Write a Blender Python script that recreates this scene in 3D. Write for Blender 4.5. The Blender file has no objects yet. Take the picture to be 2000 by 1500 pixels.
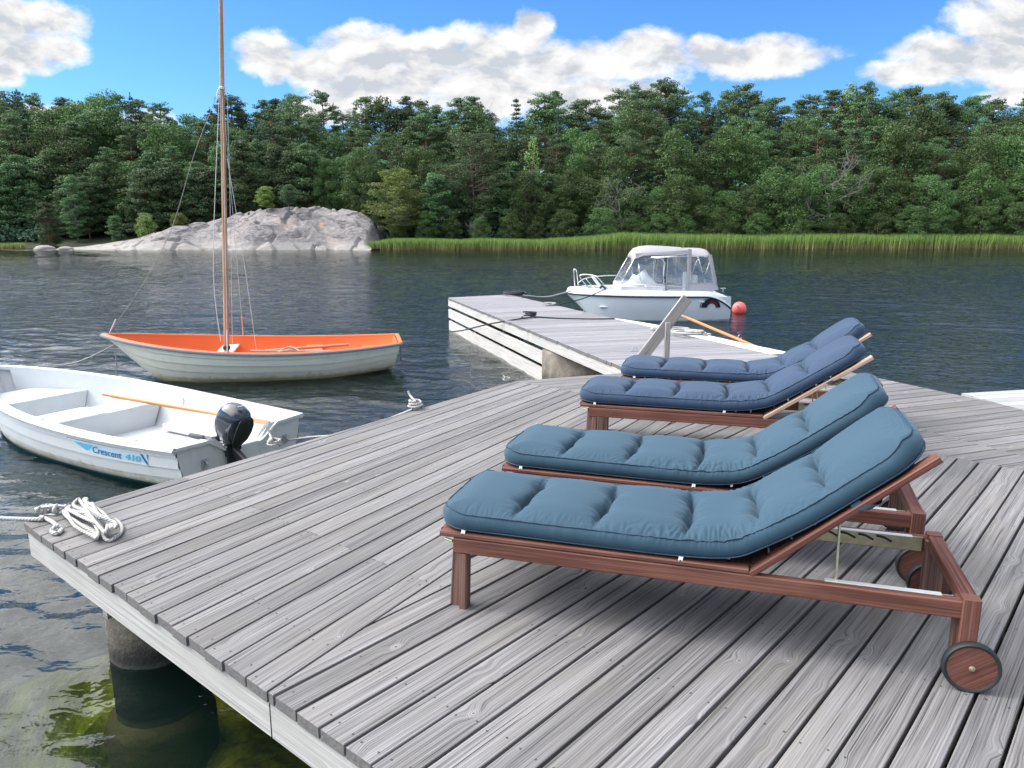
import bpy, math, random
import numpy as np
from mathutils import Vector, Matrix
R = math.radians
PI = math.pi
C = bpy.context.scene.collection
SC = bpy.context.scene

# ------------------------------------------------------------------ camera, world, sun
CAMZ = 1.54          # above the deck (deck top is z = 0)
WZ = -0.66           # water level
cam = bpy.data.objects.new('camera', bpy.data.cameras.new('camera'))
C.objects.link(cam)
cam.data.sensor_width = 36.0
cam.data.lens = 36.0 * 1510 / 2000
cam.data.clip_start = 0.05
cam.data.clip_end = 2000
cam.location = (0, 0, CAMZ)
cam.rotation_euler = (R(90 - 11.856), 0, 0)
SC.camera = cam

SUN = Vector((-0.72, 0.10, 0.68)).normalized()
sun = bpy.data.objects.new('sun', bpy.data.lights.new('sun', 'SUN'))
C.objects.link(sun)
sun.data.energy = 1.9
sun.data.angle = R(13)
sun.data.color = (1.0, 0.955, 0.89)
sun.rotation_euler = SUN.to_track_quat('Z', 'Y').to_euler()
SC.view_settings.view_transform = 'Standard'
SC.view_settings.look = 'None'
SC.view_settings.exposure = -0.36
SC.view_settings.gamma = 1.0
SC.cycles.max_bounces = 8
SC.cycles.transparent_max_bounces = 24
SC.cycles.use_denoising = True


class NT:
    """small helper round a node tree"""
    def __init__(s, tree):
        s.t = tree; s.n = tree.nodes; s.l = tree.links
        s.n.clear()
    def node(s, kind, **kw):
        nd = s.n.new(kind)
        for k, v in kw.items():
            if k.startswith('i_'):
                nd.inputs[k[2:].replace('_', ' ')].default_value = v
            else:
                setattr(nd, k, v)
        return nd
    def inp(s, nd, key, val):
        sock = nd.inputs[key]
        if isinstance(val, bpy.types.NodeSocket):
            s.l.new(val, sock)
        else:
            sock.default_value = val
    def math(s, op, a, b=None, c=None, clamp=False):
        nd = s.n.new('ShaderNodeMath'); nd.operation = op; nd.use_clamp = clamp
        s.inp(nd, 0, a)
        if b is not None: s.inp(nd, 1, b)
        if c is not None: s.inp(nd, 2, c)
        return nd.outputs[0]
    def vmath(s, op, a, b=None):
        nd = s.n.new('ShaderNodeVectorMath'); nd.operation = op
        s.inp(nd, 0, a)
        if b is not None: s.inp(nd, 1, b)
        return nd
    def noise(s, vec, scale, detail=3, rough=0.5, dist=0.0, dims='3D', w=None):
        nd = s.n.new('ShaderNodeTexNoise'); nd.noise_dimensions = dims
        if vec is not None: s.inp(nd, 'Vector', vec)
        s.inp(nd, 'Scale', scale); s.inp(nd, 'Detail', detail); s.inp(nd, 'Roughness', rough); s.inp(nd, 'Distortion', dist)
        if w is not None: s.inp(nd, 'W', w)
        return nd
    def ramp(s, fac, stops, interp='LINEAR'):
        nd = s.n.new('ShaderNodeValToRGB'); cr = nd.color_ramp; cr.interpolation = interp
        while len(cr.elements) < len(stops): cr.elements.new(0.5)
        for e, (p, c) in zip(cr.elements, stops):
            e.position = p; e.color = (c[0], c[1], c[2], 1) if not isinstance(c, (int, float)) else (c, c, c, 1)
        s.inp(nd, 'Fac', fac)
        return nd.outputs[0]
    def mix(s, fac, a, b, mode='MIX', clamp=False):
        nd = s.n.new('ShaderNodeMix'); nd.data_type = 'RGBA'; nd.blend_type = mode; nd.clamp_factor = True
        s.inp(nd, 0, fac)
        for k, v in ((6, a), (7, b)):
            if isinstance(v, bpy.types.NodeSocket): s.l.new(v, nd.inputs[k])
            else: nd.inputs[k].default_value = (v[0], v[1], v[2], 1)
        return nd.outputs[2]
    def smooth(s, v, lo, hi, a=0.0, b=1.0):
        nd = s.n.new('ShaderNodeMapRange'); nd.interpolation_type = 'SMOOTHSTEP'
        s.inp(nd, 0, v); s.inp(nd, 1, lo); s.inp(nd, 2, hi); s.inp(nd, 3, a); s.inp(nd, 4, b)
        return nd.outputs[0]
    def comb(s, x, y, z=0.0):
        nd = s.n.new('ShaderNodeCombineXYZ'); s.inp(nd, 0, x); s.inp(nd, 1, y); s.inp(nd, 2, z); return nd.outputs[0]
    def sep(s, v):
        nd = s.n.new('ShaderNodeSeparateXYZ'); s.inp(nd, 0, v); return nd.outputs
    def bump(s, h, strength=0.3, dist=0.01, normal=None):
        nd = s.n.new('ShaderNodeBump'); s.inp(nd, 'Strength', strength); s.inp(nd, 'Distance', dist); s.inp(nd, 'Height', h)
        if normal is not None: s.inp(nd, 'Normal', normal)
        return nd.outputs[0]


def build_world():
    w = bpy.data.worlds.new('World'); SC.world = w; w.use_nodes = True
    T = NT(w.node_tree)
    sky = T.node('ShaderNodeTexSky', sky_type='NISHITA', sun_disc=False, altitude=0, air_density=1.0, dust_density=0.3, ozone_density=2.5)
    sky.sun_elevation = math.asin(SUN.z)
    sky.sun_rotation = math.atan2(SUN.x, SUN.y)
    hs = T.node('ShaderNodeHueSaturation'); hs.inputs['Saturation'].default_value = 1.10; hs.inputs['Value'].default_value = 1.0
    T.l.new(sky.outputs[0], hs.inputs['Color'])
    skyc = T.vmath('MULTIPLY', hs.outputs[0], (0.108, 0.180, 0.265))
    tc = T.node('ShaderNodeTexCoord'); d = tc.outputs['Generated']
    x, y, z = T.sep(d)
    ys = T.math('MAXIMUM', y, 0.08)
    u = T.math('DIVIDE', x, ys); v = T.math('DIVIDE', z, ys)
    uv = T.comb(u, v, 0.0)
    warp = T.noise(uv, 7.0, 5, 0.6)
    wv = T.vmath('SCALE', T.vmath('SUBTRACT', warp.outputs['Color'], (0.5, 0.5, 0.5)).outputs[0]); wv.inputs['Scale'].default_value = 0.055
    uvw = T.vmath('ADD', uv, wv.outputs[0]).outputs[0]
    blobs = [(-0.579,0.237,0.066,0.026),(-0.586,0.203,0.071,0.026),(-0.630,0.225,0.056,0.045),(-0.621,0.173,0.026,0.017),
             (-0.292,0.192,0.046,0.028),(-0.235,0.182,0.062,0.022),(-0.293,0.176,0.02,0.018),(-0.174,0.196,0.076,0.034),(-0.093,0.194,0.078,0.035),
             (-0.025,0.202,0.06,0.038),(0.025,0.224,0.026,0.026),(0.069,0.187,0.074,0.034),(0.165,0.193,0.062,0.034),
             (-0.150,0.160,0.120,0.026),(-0.025,0.155,0.142,0.036),(0.088,0.148,0.115,0.024),(0.242,0.205,0.042,0.019),(0.298,0.195,0.098,0.024),
             (0.602,0.236,0.085,0.042),(0.528,0.196,0.076,0.025),(0.487,0.175,0.065,0.017),(0.604,0.187,0.10,0.034),(0.632,0.146,0.07,0.018),
             (-0.555,0.130,0.090,0.015),(-0.448,0.126,0.03,0.014),(-0.226,0.136,0.06,0.02)]
    field = None
    for bu, bv, ru, rv in blobs:
        q = T.vmath('MULTIPLY', T.vmath('SUBTRACT', uvw, (bu, bv, 0)).outputs[0], (1 / ru, 1 / rv, 0)).outputs[0]
        dd = T.vmath('DOT_PRODUCT', q, q).outputs['Value']
        f = T.math('MAXIMUM', T.math('SUBTRACT', 1.0, T.math('MULTIPLY', dd, 0.62)), 0.0)
        field = f if field is None else T.math('MAXIMUM', field, f)
    field = T.math('MULTIPLY', field, T.smooth(y, 0.1, 0.25))
    # high cloud deck overhead and behind, from the direction itself
    hd = T.comb(T.math('DIVIDE', x, T.math('ADD', T.math('ABSOLUTE', z), 0.25)), T.math('DIVIDE', y, T.math('ADD', T.math('ABSOLUTE', z), 0.25)), 0.0)
    hn = T.noise(hd, 1.7, 6, 0.58)
    sd = T.math('MAXIMUM', T.vmath('DOT_PRODUCT', d, tuple(SUN)).outputs['Value'], 0.0)
    high = T.math('MULTIPLY', T.math('MAXIMUM', T.smooth(hn.outputs['Fac'], 0.38, 0.58), T.smooth(sd, 0.40, 0.72)), T.smooth(z, 0.262, 0.33))
    behind = T.math('MULTIPLY', T.smooth(hn.outputs['Fac'], 0.42, 0.62), T.smooth(y, 0.15, -0.2))
    fine = T.noise(T.vmath('MULTIPLY', uv, (1.0, 1.6, 0)).outputs[0], 22.0, 7, 0.60)
    fn = T.math('SUBTRACT', fine.outputs['Fac'], 0.5)
    m1 = T.smooth(T.math('ADD', field, T.math('MULTIPLY', fn, 1.40)), 0.16, 0.82)
    m1 = T.math('MULTIPLY', m1, T.smooth(field, 0.0, 0.12))
    mask = T.math('MAXIMUM', m1, T.math('MULTIPLY', T.math('MAXIMUM', high, behind), 0.92), clamp=True)
    # cloud brightness: billows, shaded undersides; light comes from the upper left
    n1 = T.noise(T.vmath('MULTIPLY', uvw, (1.0, 2.0, 0)).outputs[0], 9.0, 6, 0.55)
    n2 = T.noise(T.vmath('MULTIPLY', T.vmath('ADD', uvw, (-0.012, 0.016, 0)).outputs[0], (1.0, 2.0, 0)).outputs[0], 9.0, 6, 0.55)
    relief = T.math('MULTIPLY', T.math('SUBTRACT', n1.outputs['Fac'], n2.outputs['Fac']), 2.6)
    core = T.smooth(field, 0.35, 1.0)
    br = T.math('ADD', T.math('SUBTRACT', 1.42, T.math('MULTIPLY', core, T.math('ADD', 0.04, T.math('MULTIPLY', n1.outputs['Fac'], 0.62)))), relief)
    br = T.math('MULTIPLY', T.math('MAXIMUM', br, 0.94), 1.0)
    br = T.math('MINIMUM', br, 1.5)
    sd = T.math('MAXIMUM', T.vmath('DOT_PRODUCT', d, tuple(SUN)).outputs['Value'], 0.0)
    glow = T.math('MULTIPLY', T.math('POWER', sd, 3.2), 11.0)
    hb = T.math('MULTIPLY', T.math('ADD', 0.55, T.math('MULTIPLY', hn.outputs['Fac'], 0.75)), T.math('ADD', 1.30, glow))
    br = T.math('ADD', T.math('MULTIPLY', br, T.smooth(z, 0.31, 0.26)), T.math('MULTIPLY', hb, T.smooth(z, 0.26, 0.31)))
    tint = T.mix(T.smooth(br, 0.80, 1.20), (0.80, 0.88, 1.0), (1.0, 1.0, 1.0))
    cl = T.vmath('SCALE', tint); T.l.new(br, cl.inputs['Scale'])
    col = T.mix(mask, skyc.outputs[0], cl.outputs[0])
    bg = T.node('ShaderNodeBackground'); T.l.new(col, bg.inputs[0]); bg.inputs[1].default_value = 1.0
    out = T.node('ShaderNodeOutputWorld'); T.l.new(bg.outputs[0], out.inputs[0])


build_world()

# ------------------------------------------------------------------ materials
def material(name):
    m = bpy.data.materials.new(name); m.use_nodes = True
    T = NT(m.node_tree)
    out = T.node('ShaderNodeOutputMaterial')
    p = T.node('ShaderNodeBsdfPrincipled')
    T.l.new(p.outputs[0], out.inputs[0])
    return m, T, p, out


def simple(name, col, rough=0.5, metal=0.0, var=0.08, nscale=12, bump=0.0, coat=0.0, dirt=None, spec=0.5, wl=None):
    m, T, p, out = material(name)
    tc = T.node('ShaderNodeTexCoord')
    n = T.noise(tc.outputs['Object'], nscale, 5, 0.6)
    c = T.mix(n.outputs['Fac'], [max(0, k * (1 - var * 2)) for k in col], [min(1, k * (1 + var * 2)) for k in col])
    if dirt:
        n2 = T.noise(tc.outputs['Object'], 3.5, 6, 0.65)
        c = T.mix(T.smooth(n2.outputs['Fac'], 0.48, 0.75, 0, dirt[1]), c, dirt[0])
    if wl:                                              # scum and rust-coloured staining just over the waterline, with runs
        _, _, zz = T.sep(T.node('ShaderNodeNewGeometry').outputs['Position'])
        n3 = T.noise(T.vmath('MULTIPLY', tc.outputs['Object'], (9.0, 9.0, 1.2)).outputs[0], 1.0, 5, 0.65)
        c = T.mix(T.smooth(T.math('SUBTRACT', zz, T.math('MULTIPLY', n3.outputs['Fac'], 0.16)), WZ + .03, WZ - .05, 0, 0.75), c, wl)
        c = T.mix(T.smooth(n3.outputs['Fac'], 0.56, 0.72, 0, 0.14), c, (0.25, 0.24, 0.20))
    T.l.new(c, p.inputs['Base Color'])
    p.inputs['Roughness'].default_value = rough; p.inputs['Metallic'].default_value = metal
    p.inputs['Specular IOR Level'].default_value = spec
    if coat: p.inputs['Coat Weight'].default_value = coat; p.inputs['Coat Roughness'].default_value = 0.08
    if bump: T.l.new(T.bump(n.outputs['Fac'], bump, 0.01), p.inputs['Normal'])
    return m


def wood(name, dark, mid, light, tint, tintamt=0.35, crack=0.6, rough=0.8, knots=True, bumps=0.5, ringk=1.0, stain=None):
    """weathered board; UV is metres, u along the grain, v across"""
    m, T, p, out = material(name)
    uvn = T.node('ShaderNodeUVMap'); u, v, _ = T.sep(uvn.outputs[0])
    geo = T.node('ShaderNodeNewGeometry'); rnd = geo.outputs['Random Per Island']
    vec = T.comb(u, v, T.math('MULTIPLY', rnd, 31.0))
    low = T.noise(T.vmath('MULTIPLY', vec, (1.1, 5.0, 1)).outputs[0], 1.0, 2, 0.5)
    dist = T.math('MULTIPLY', T.math('SUBTRACT', low.outputs['Fac'], 0.5), 0.012)
    if knots:
        vo = T.node('ShaderNodeTexVoronoi', feature='F1', distance='EUCLIDEAN')
        T.l.new(T.vmath('MULTIPLY', vec, (5.2, 8.0, 1)).outputs[0], vo.inputs['Vector'])
        vo.inputs['Scale'].default_value = 1.0; vo.inputs['Randomness'].default_value = 1.0
        sel = T.math('GREATER_THAN', T.sep(vo.outputs['Color'])[0], 0.70)
        kd = T.math('ADD', T.math('MULTIPLY', vo.outputs['Distance'], 1.0), T.math('SUBTRACT', 2.0, T.math('MULTIPLY', sel, 2.0)))
        kn = T.smooth(kd, 0.42, 0.03)
        dist = T.math('ADD', dist, T.math('MULTIPLY', kn, 0.024))
    vv = T.math('ADD', v, dist)
    g = T.noise(T.comb(T.math('MULTIPLY', u, 1.3), T.math('MULTIPLY', vv, 95.0), T.math('MULTIPLY', rnd, 31.0)), 1.0, 5, 0.62)
    g2 = T.noise(T.comb(T.math('MULTIPLY', u, 4.0), T.math('MULTIPLY', vv, 360.0), T.math('MULTIPLY', rnd, 17.0)), 1.0, 3, 0.6)
    rings = T.math('ABSOLUTE', T.math('SINE', T.math('MULTIPLY', T.math('ADD', vv, T.math('MULTIPLY', low.outputs['Fac'], 0.03)), 330.0)))
    gf = T.math('ADD', T.math('MULTIPLY', g.outputs['Fac'], 0.62), T.math('MULTIPLY', g2.outputs['Fac'], 0.30))
    gf = T.math('ADD', gf, T.math('MULTIPLY', rings, 0.07 * ringk))
    col = T.ramp(gf, [(0.36, dark), (0.49, mid), (0.61, light)])
    # broad weathering patches, colour drifting from board to board
    pt = T.noise(T.vmath('MULTIPLY', vec, (1.6, 3.5, 1)).outputs[0], 1.0, 4, 0.6)
    col = T.mix(T.math('MULTIPLY', T.smooth(pt.outputs['Fac'], 0.42, 0.72), tintamt), col, tint)
    bv = T.math('ADD', 0.80, T.math('MULTIPLY', rnd, 0.34))
    sc = T.vmath('SCALE', col); T.l.new(bv, sc.inputs['Scale']); col = sc.outputs[0]
    h = T.math('MULTIPLY', gf, 1.0)
    # drying cracks
    cr = T.noise(T.comb(T.math('MULTIPLY', u, 1.1), T.math('MULTIPLY', vv, 130.0), T.math('MULTIPLY', rnd, 53.0)), 1.0, 2, 0.5)
    crm = T.smooth(cr.outputs['Fac'], 0.325, 0.28)
    col = T.mix(T.math('MULTIPLY', crm, crack), col, [k * 0.35 for k in dark])
    h = T.math('SUBTRACT', h, T.math('MULTIPLY', crm, 0.6))
    if knots:
        ring = T.math('ABSOLUTE', T.math('SINE', T.math('MULTIPLY', kd, 75.0)))
        kcol = T.mix(ring, [k * 0.50 for k in mid], [min(1, k * 1.15) for k in light])
        col = T.mix(T.math('MULTIPLY', T.smooth(kd, 0.17, 0.12), 0.8), col, kcol)
        col = T.mix(T.smooth(kd, 0.05, 0.03), col, [k * 0.6 for k in dark])
        h = T.math('ADD', h, T.math('MULTIPLY', T.smooth(kd, 0.14, 0.05), 0.25))
    if stain:
        st = T.noise(T.vmath('MULTIPLY', vec, (2.2, 9, 1)).outputs[0], 1.0, 3, 0.6)
        col = T.mix(T.smooth(st.outputs['Fac'], 0.66, 0.78, 0, stain[1]), col, stain[0])
    T.l.new(col, p.inputs['Base Color'])
    p.inputs['Roughness'].default_value = rough
    p.inputs['Specular IOR Level'].default_value = 0.35
    T.l.new(T.bump(h, bumps, 0.004), p.inputs['Normal'])
    return m


M = {}
M['deck'] = wood('weathered grey boards', (0.056, 0.053, 0.053), (0.164, 0.159, 0.161), (0.257, 0.248, 0.251), (0.178, 0.165, 0.147), 0.55, 0.9)
M['pierdeck'] = wood('weathered pier boards', (0.114, 0.107, 0.117), (0.228, 0.223, 0.238), (0.334, 0.331, 0.352), (0.251, 0.238, 0.250), 0.4, 0.6)
M['fascia'] = wood('pale weathered fascia', (0.250, 0.234, 0.214), (0.427, 0.409, 0.383), (0.559, 0.534, 0.513), (0.368, 0.370, 0.337), 0.5, 0.35, stain=((0.309, 0.135, 0.061), 0.6))
M['endgrain'] = simple('board end grain', (0.14, 0.13, 0.125), 0.95, var=0.25, nscale=60, bump=0.5)
M['ramp'] = wood('pale gangway boards', (0.236, 0.236, 0.233), (0.337, 0.343, 0.343), (0.421, 0.427, 0.427), (0.337, 0.337, 0.333), 0.3, 0.3)
M['rail'] = wood('grey brown handrail timber', (0.148, 0.133, 0.122), (0.296, 0.274, 0.255), (0.407, 0.385, 0.363), (0.281, 0.259, 0.244), 0.4, 0.5)
M['teak'] = wood('weathered red hardwood', (0.055, 0.021, 0.014), (0.128, 0.046, 0.032), (0.227, 0.095, 0.065), (0.235, 0.109, 0.076), 0.55, 0.45, rough=0.62, knots=False, bumps=0.35, ringk=0.6)
M['teakdark'] = wood('dark worn hardwood', (0.06, 0.034, 0.028), (0.135, 0.072, 0.055), (0.24, 0.135, 0.10), (0.20, 0.12, 0.09), 0.4, 0.4, rough=0.65, knots=False, bumps=0.35)
M['teakpale'] = wood('bleached hardwood', (0.22, 0.13, 0.09), (0.40, 0.26, 0.19), (0.56, 0.41, 0.30), (0.45, 0.33, 0.26), 0.4, 0.35, rough=0.7, knots=False)
M['oar'] = wood('varnished oar wood', (0.327, 0.110, 0.030), (0.483, 0.182, 0.052), (0.577, 0.247, 0.088), (0.467, 0.214, 0.088), 0.3, 0.1, rough=0.35, knots=False, bumps=0.1)
M['mast'] = wood('varnished mast wood', (0.22, 0.10, 0.05), (0.38, 0.20, 0.10), (0.52, 0.32, 0.18), (0.45, 0.38, 0.33), 0.7, 0.2, rough=0.4, knots=False, bumps=0.1)
M['screw'] = simple('screw heads', (0.06, 0.05, 0.045), 0.6, 0.3)
M['black'] = simple('black rubber', (0.018, 0.02, 0.022), 0.6, var=0.15)
M['darkgap'] = simple('dark joists', (0.05, 0.045, 0.04), 0.9, var=0.2)
M['brass'] = simple('tarnished brass', (0.50, 0.46, 0.30), 0.38, 0.85, var=0.2, nscale=40)
M['zinc'] = simple('galvanised steel', (0.55, 0.56, 0.57), 0.4, 0.85, var=0.12, nscale=50)
M['chrome'] = simple('polished steel tube', (0.80, 0.81, 0.82), 0.16, 0.95, var=0.02)
M['alum'] = simple('aluminium strip', (0.72, 0.73, 0.70), 0.5, 0.5, var=0.05)
M['tag'] = simple('white fabric label', (0.78, 0.78, 0.76), 0.8)
M['grp'] = simple('white glassfibre', (0.648, 0.670, 0.661), 0.28, var=0.015, nscale=3, coat=0.3, dirt=((0.540, 0.549, 0.513), 0.35), wl=(0.414, 0.360, 0.243))
M['grpin'] = simple('light glassfibre interior', (0.598, 0.625, 0.634), 0.45, var=0.04, nscale=5, dirt=((0.458, 0.466, 0.440), 0.5))
M['cream'] = simple('pale green white hull', (0.725, 0.732, 0.624), 0.32, var=0.03, nscale=3, coat=0.2, dirt=((0.550, 0.543, 0.432), 0.35), wl=(0.468, 0.389, 0.192))
M['creamw'] = simple('cream gunwale', (0.74, 0.73, 0.66), 0.5, var=0.04, nscale=5)
M['orange'] = simple('orange glassfibre', (0.740, 0.160, 0.032), 0.42, var=0.05, nscale=3)
M['greygun'] = simple('grey rubbing strake', (0.20, 0.215, 0.235), 0.6, var=0.06)
M['motorhull'] = simple('blue grey gelcoat', (0.56, 0.62, 0.66), 0.25, var=0.02, nscale=2, coat=0.3)
M['motorwhite'] = simple('white deck gelcoat', (0.704, 0.713, 0.730), 0.3, var=0.02)
M['canvas'] = simple('grey boat canvas', (0.312, 0.303, 0.330), 0.9, var=0.06, nscale=9)
M['canvasdark'] = simple('bluish grey canvas panel', (0.36, 0.37, 0.41), 0.9, var=0.05)  # bluish grey canvas for the skirts and window seams
M['gloss'] = simple('black outboard cowling', (0.014, 0.018, 0.03), 0.12, coat=0.8, var=0.05)
M['plastic'] = simple('matt black plastic', (0.022, 0.024, 0.028), 0.45, var=0.1)
M['greyrub'] = simple('dark grey grip', (0.07, 0.075, 0.08), 0.7)
M['navy'] = simple('navy logo film', (0.012, 0.012, 0.035), 0.35)
M['red'] = simple('dark red logo film', (0.16, 0.02, 0.025), 0.35)
M['dblue'] = simple('dark blue decal', (0.015, 0.11, 0.36), 0.4)
M['lblue'] = simple('light blue decal', (0.10, 0.50, 0.74), 0.4)
M['paleblue'] = simple('pale blue decal', (0.52, 0.73, 0.84), 0.4)
M['wtext'] = simple('white lettering', (0.8, 0.8, 0.8), 0.5)
M['buoy'] = simple('coral red buoy', (0.90, 0.15, 0.13), 0.35, var=0.05)
M['antifoul'] = simple('teal waterline band', (0.02, 0.11, 0.15), 0.5)
M['lead'] = simple('white wire', (0.62, 0.63, 0.66), 0.5)


def mat_rope(name, col, dark):
    m, T, p, out = material(name)
    uvn = T.node('ShaderNodeUVMap'); u, v, _ = T.sep(uvn.outputs[0])
    s = T.math('SINE', T.math('ADD', T.math('MULTIPLY', u, 2 * PI / 0.020), T.math('MULTIPLY', v, 2 * PI * 3)))
    a = T.math('ABSOLUTE', T.math('SINE', T.math('ADD', T.math('MULTIPLY', u, PI / 0.020), T.math('MULTIPLY', v, PI * 3))))
    n = T.noise(T.node('ShaderNodeTexCoord').outputs['Object'], 300, 2)
    c = T.mix(T.smooth(a, 0.0, 0.5), dark, col)
    c = T.mix(T.math('MULTIPLY', n.outputs['Fac'], 0.35), c, [k * 0.75 for k in col])
    T.l.new(c, p.inputs['Base Color']); p.inputs['Roughness'].default_value = 0.85
    T.l.new(T.bump(a, 0.9, 0.004), p.inputs['Normal'])
    return m
M['rope'] = mat_rope('white laid rope', (0.52, 0.51, 0.48), (0.12, 0.115, 0.10))
M['ropegrey'] = mat_rope('grey mooring rope', (0.42, 0.42, 0.39), (0.16, 0.16, 0.14))
M['ropeblack'] = simple('black braided line', (0.025, 0.026, 0.03), 0.8)


def mat_fabric():
    m, T, p, out = material('blue cushion fabric')
    tc = T.node('ShaderNodeTexCoord')
    oi = T.node('ShaderNodeObjectInfo')
    n = T.noise(tc.outputs['Object'], 3.0, 4, 0.6)
    n2 = T.noise(tc.outputs['Object'], 420, 2, 0.5)
    c = T.mix(n.outputs['Fac'], (0.014, 0.044, 0.074), (0.024, 0.063, 0.098))
    c = T.mix(T.math('MULTIPLY', n2.outputs['Fac'], 0.25), c, (0.035, 0.09, 0.13))
    T.l.new(c, p.inputs['Base Color'])
    p.inputs['Roughness'].default_value = 0.85
    p.inputs['Sheen Weight'].default_value = 0.14; p.inputs['Sheen Roughness'].default_value = 0.4
    p.inputs['Sheen Tint'].default_value = (0.6, 0.8, 0.95, 1)
    T.l.new(T.bump(n2.outputs['Fac'], 0.25, 0.0015), p.inputs['Normal'])
    return m
M['fabric'] = mat_fabric()
M['fabric2'] = M['fabric'].copy(); M['fabric2'].name = 'greyer blue cushion fabric'
for nd in M['fabric2'].node_tree.nodes:
    if nd.type == 'MIX':
        for k in (6, 7):
            if not nd.inputs[k].is_linked:
                c = nd.inputs[k].default_value
                nd.inputs[k].default_value = (c[0] * 0.98, c[1] * 0.76, c[2] * 0.98, 1)
M['piping'] = simple('dark blue piping', (0.018, 0.05, 0.085), 0.7)
M['strap'] = simple('navy strap', (0.015, 0.03, 0.05), 0.8)


def mat_vinyl():
    m, T, p, out = material('clear vinyl')
    T.n.remove(p)
    tr = T.node('ShaderNodeBsdfTransparent'); tr.inputs[0].default_value = (0.86, 0.90, 0.92, 1)
    gl = T.node('ShaderNodeBsdfGlossy'); gl.inputs['Roughness'].default_value = 0.10
    df = T.node('ShaderNodeBsdfDiffuse'); df.inputs[0].default_value = (0.7, 0.72, 0.76, 1)
    n = T.noise(T.node('ShaderNodeTexCoord').outputs['Object'], 3.0, 3, 0.5, 1.2)
    T.l.new(T.bump(n.outputs['Fac'], 0.35, 0.05), gl.inputs['Normal'])
    mx = T.node('ShaderNodeMixShader'); mx.inputs[0].default_value = 0.17; T.l.new(tr.outputs[0], mx.inputs[1]); T.l.new(gl.outputs[0], mx.inputs[2])
    m2 = T.node('ShaderNodeMixShader'); T.l.new(T.smooth(n.outputs['Fac'], 0.45, 0.7, 0.03, 0.18), m2.inputs[0]); T.l.new(mx.outputs[0], m2.inputs[1]); T.l.new(df.outputs[0], m2.inputs[2])
    T.l.new(m2.outputs[0], out.inputs[0])
    return m
M['vinyl'] = mat_vinyl()


def mat_concrete():
    m, T, p, out = material('stained concrete')
    tc = T.node('ShaderNodeTexCoord'); o = tc.outputs['Object']
    _, _, z = T.sep(T.node('ShaderNodeNewGeometry').outputs['Position'])
    n = T.noise(o, 6, 6, 0.65); n2 = T.noise(o, 45, 4, 0.6)
    c = T.ramp(n.outputs['Fac'], [(0.3, (0.102, 0.085, 0.069)), (0.55, (0.187, 0.162, 0.128)), (0.75, (0.255, 0.225, 0.185))])
    # the tide leaves a black band of slime and a pale scale ring at the water
    wet = T.smooth(T.math('ADD', z, T.math('MULTIPLY', n.outputs['Fac'], 0.12)), WZ + 0.30, WZ + 0.10)
    wet = T.math('MULTIPLY', wet, T.smooth(z, WZ - 0.32, WZ - 0.28))
    c = T.mix(wet, c, (0.028, 0.028, 0.022))
    c = T.mix(T.smooth(z, WZ - .28, WZ - .33), c, (0.17, 0.14, 0.07))
    ring = T.math('MULTIPLY', T.smooth(z, WZ - 0.015, WZ + 0.005), T.smooth(z, WZ + 0.035, WZ + 0.012))
    c = T.mix(T.math('MULTIPLY', ring, 0.12), c, (0.24, 0.24, 0.20))
    T.l.new(c, p.inputs['Base Color']); p.inputs['Roughness'].default_value = 0.85
    T.l.new(T.bump(T.math('ADD', n.outputs['Fac'], T.math('MULTIPLY', n2.outputs['Fac'], 0.4)), 0.7, 0.03), p.inputs['Normal'])
    return m
M['concrete'] = mat_concrete()


def mat_rock():
    m, T, p, out = material('granite')
    tc = T.node('ShaderNodeTexCoord'); o = tc.outputs['Object']
    _, _, z = T.sep(T.node('ShaderNodeNewGeometry').outputs['Position'])
    n = T.noise(o, 0.45, 8, 0.62, 0.6); n2 = T.noise(o, 3.0, 6, 0.7); n3 = T.noise(T.vmath('MULTIPLY', o, (0.35, 0.5, 2.0)).outputs[0], 1.2, 5, 0.6, 2.2)
    c = T.ramp(n2.outputs['Fac'], [(0.30, (0.102, 0.098, 0.098)), (0.50, (0.192, 0.179, 0.178)), (0.72, (0.307, 0.283, 0.267))])
    c = T.mix(T.smooth(n.outputs['Fac'], 0.52, 0.66, 0, 0.6), c, (0.36, 0.29, 0.245))
    c = T.mix(T.smooth(n.outputs['Fac'], 0.42, 0.30, 0, 0.6), c, (0.20, 0.20, 0.215))
    c = T.mix(T.smooth(n3.outputs['Fac'], 0.42, 0.38, 0, 0.9), c, (0.075, 0.07, 0.07))
    c = T.mix(T.smooth(z, WZ + 0.9, WZ + 0.25, 0, 0.6), c, (0.36, 0.34, 0.31))
    og = T.noise(o, 0.8, 3, 0.5)
    c = T.mix(T.smooth(og.outputs['Fac'], 0.68, 0.74, 0, 0.7), c, (0.52, 0.23, 0.10))
    T.l.new(c, p.inputs['Base Color']); p.inputs['Roughness'].default_value = 0.9
    h = T.math('ADD', T.math('MULTIPLY', n2.outputs['Fac'], 0.7), n3.outputs['Fac'])
    T.l.new(T.bump(h, 0.6, 0.14), p.inputs['Normal'])
    return m
M['rock'] = mat_rock()


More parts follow.
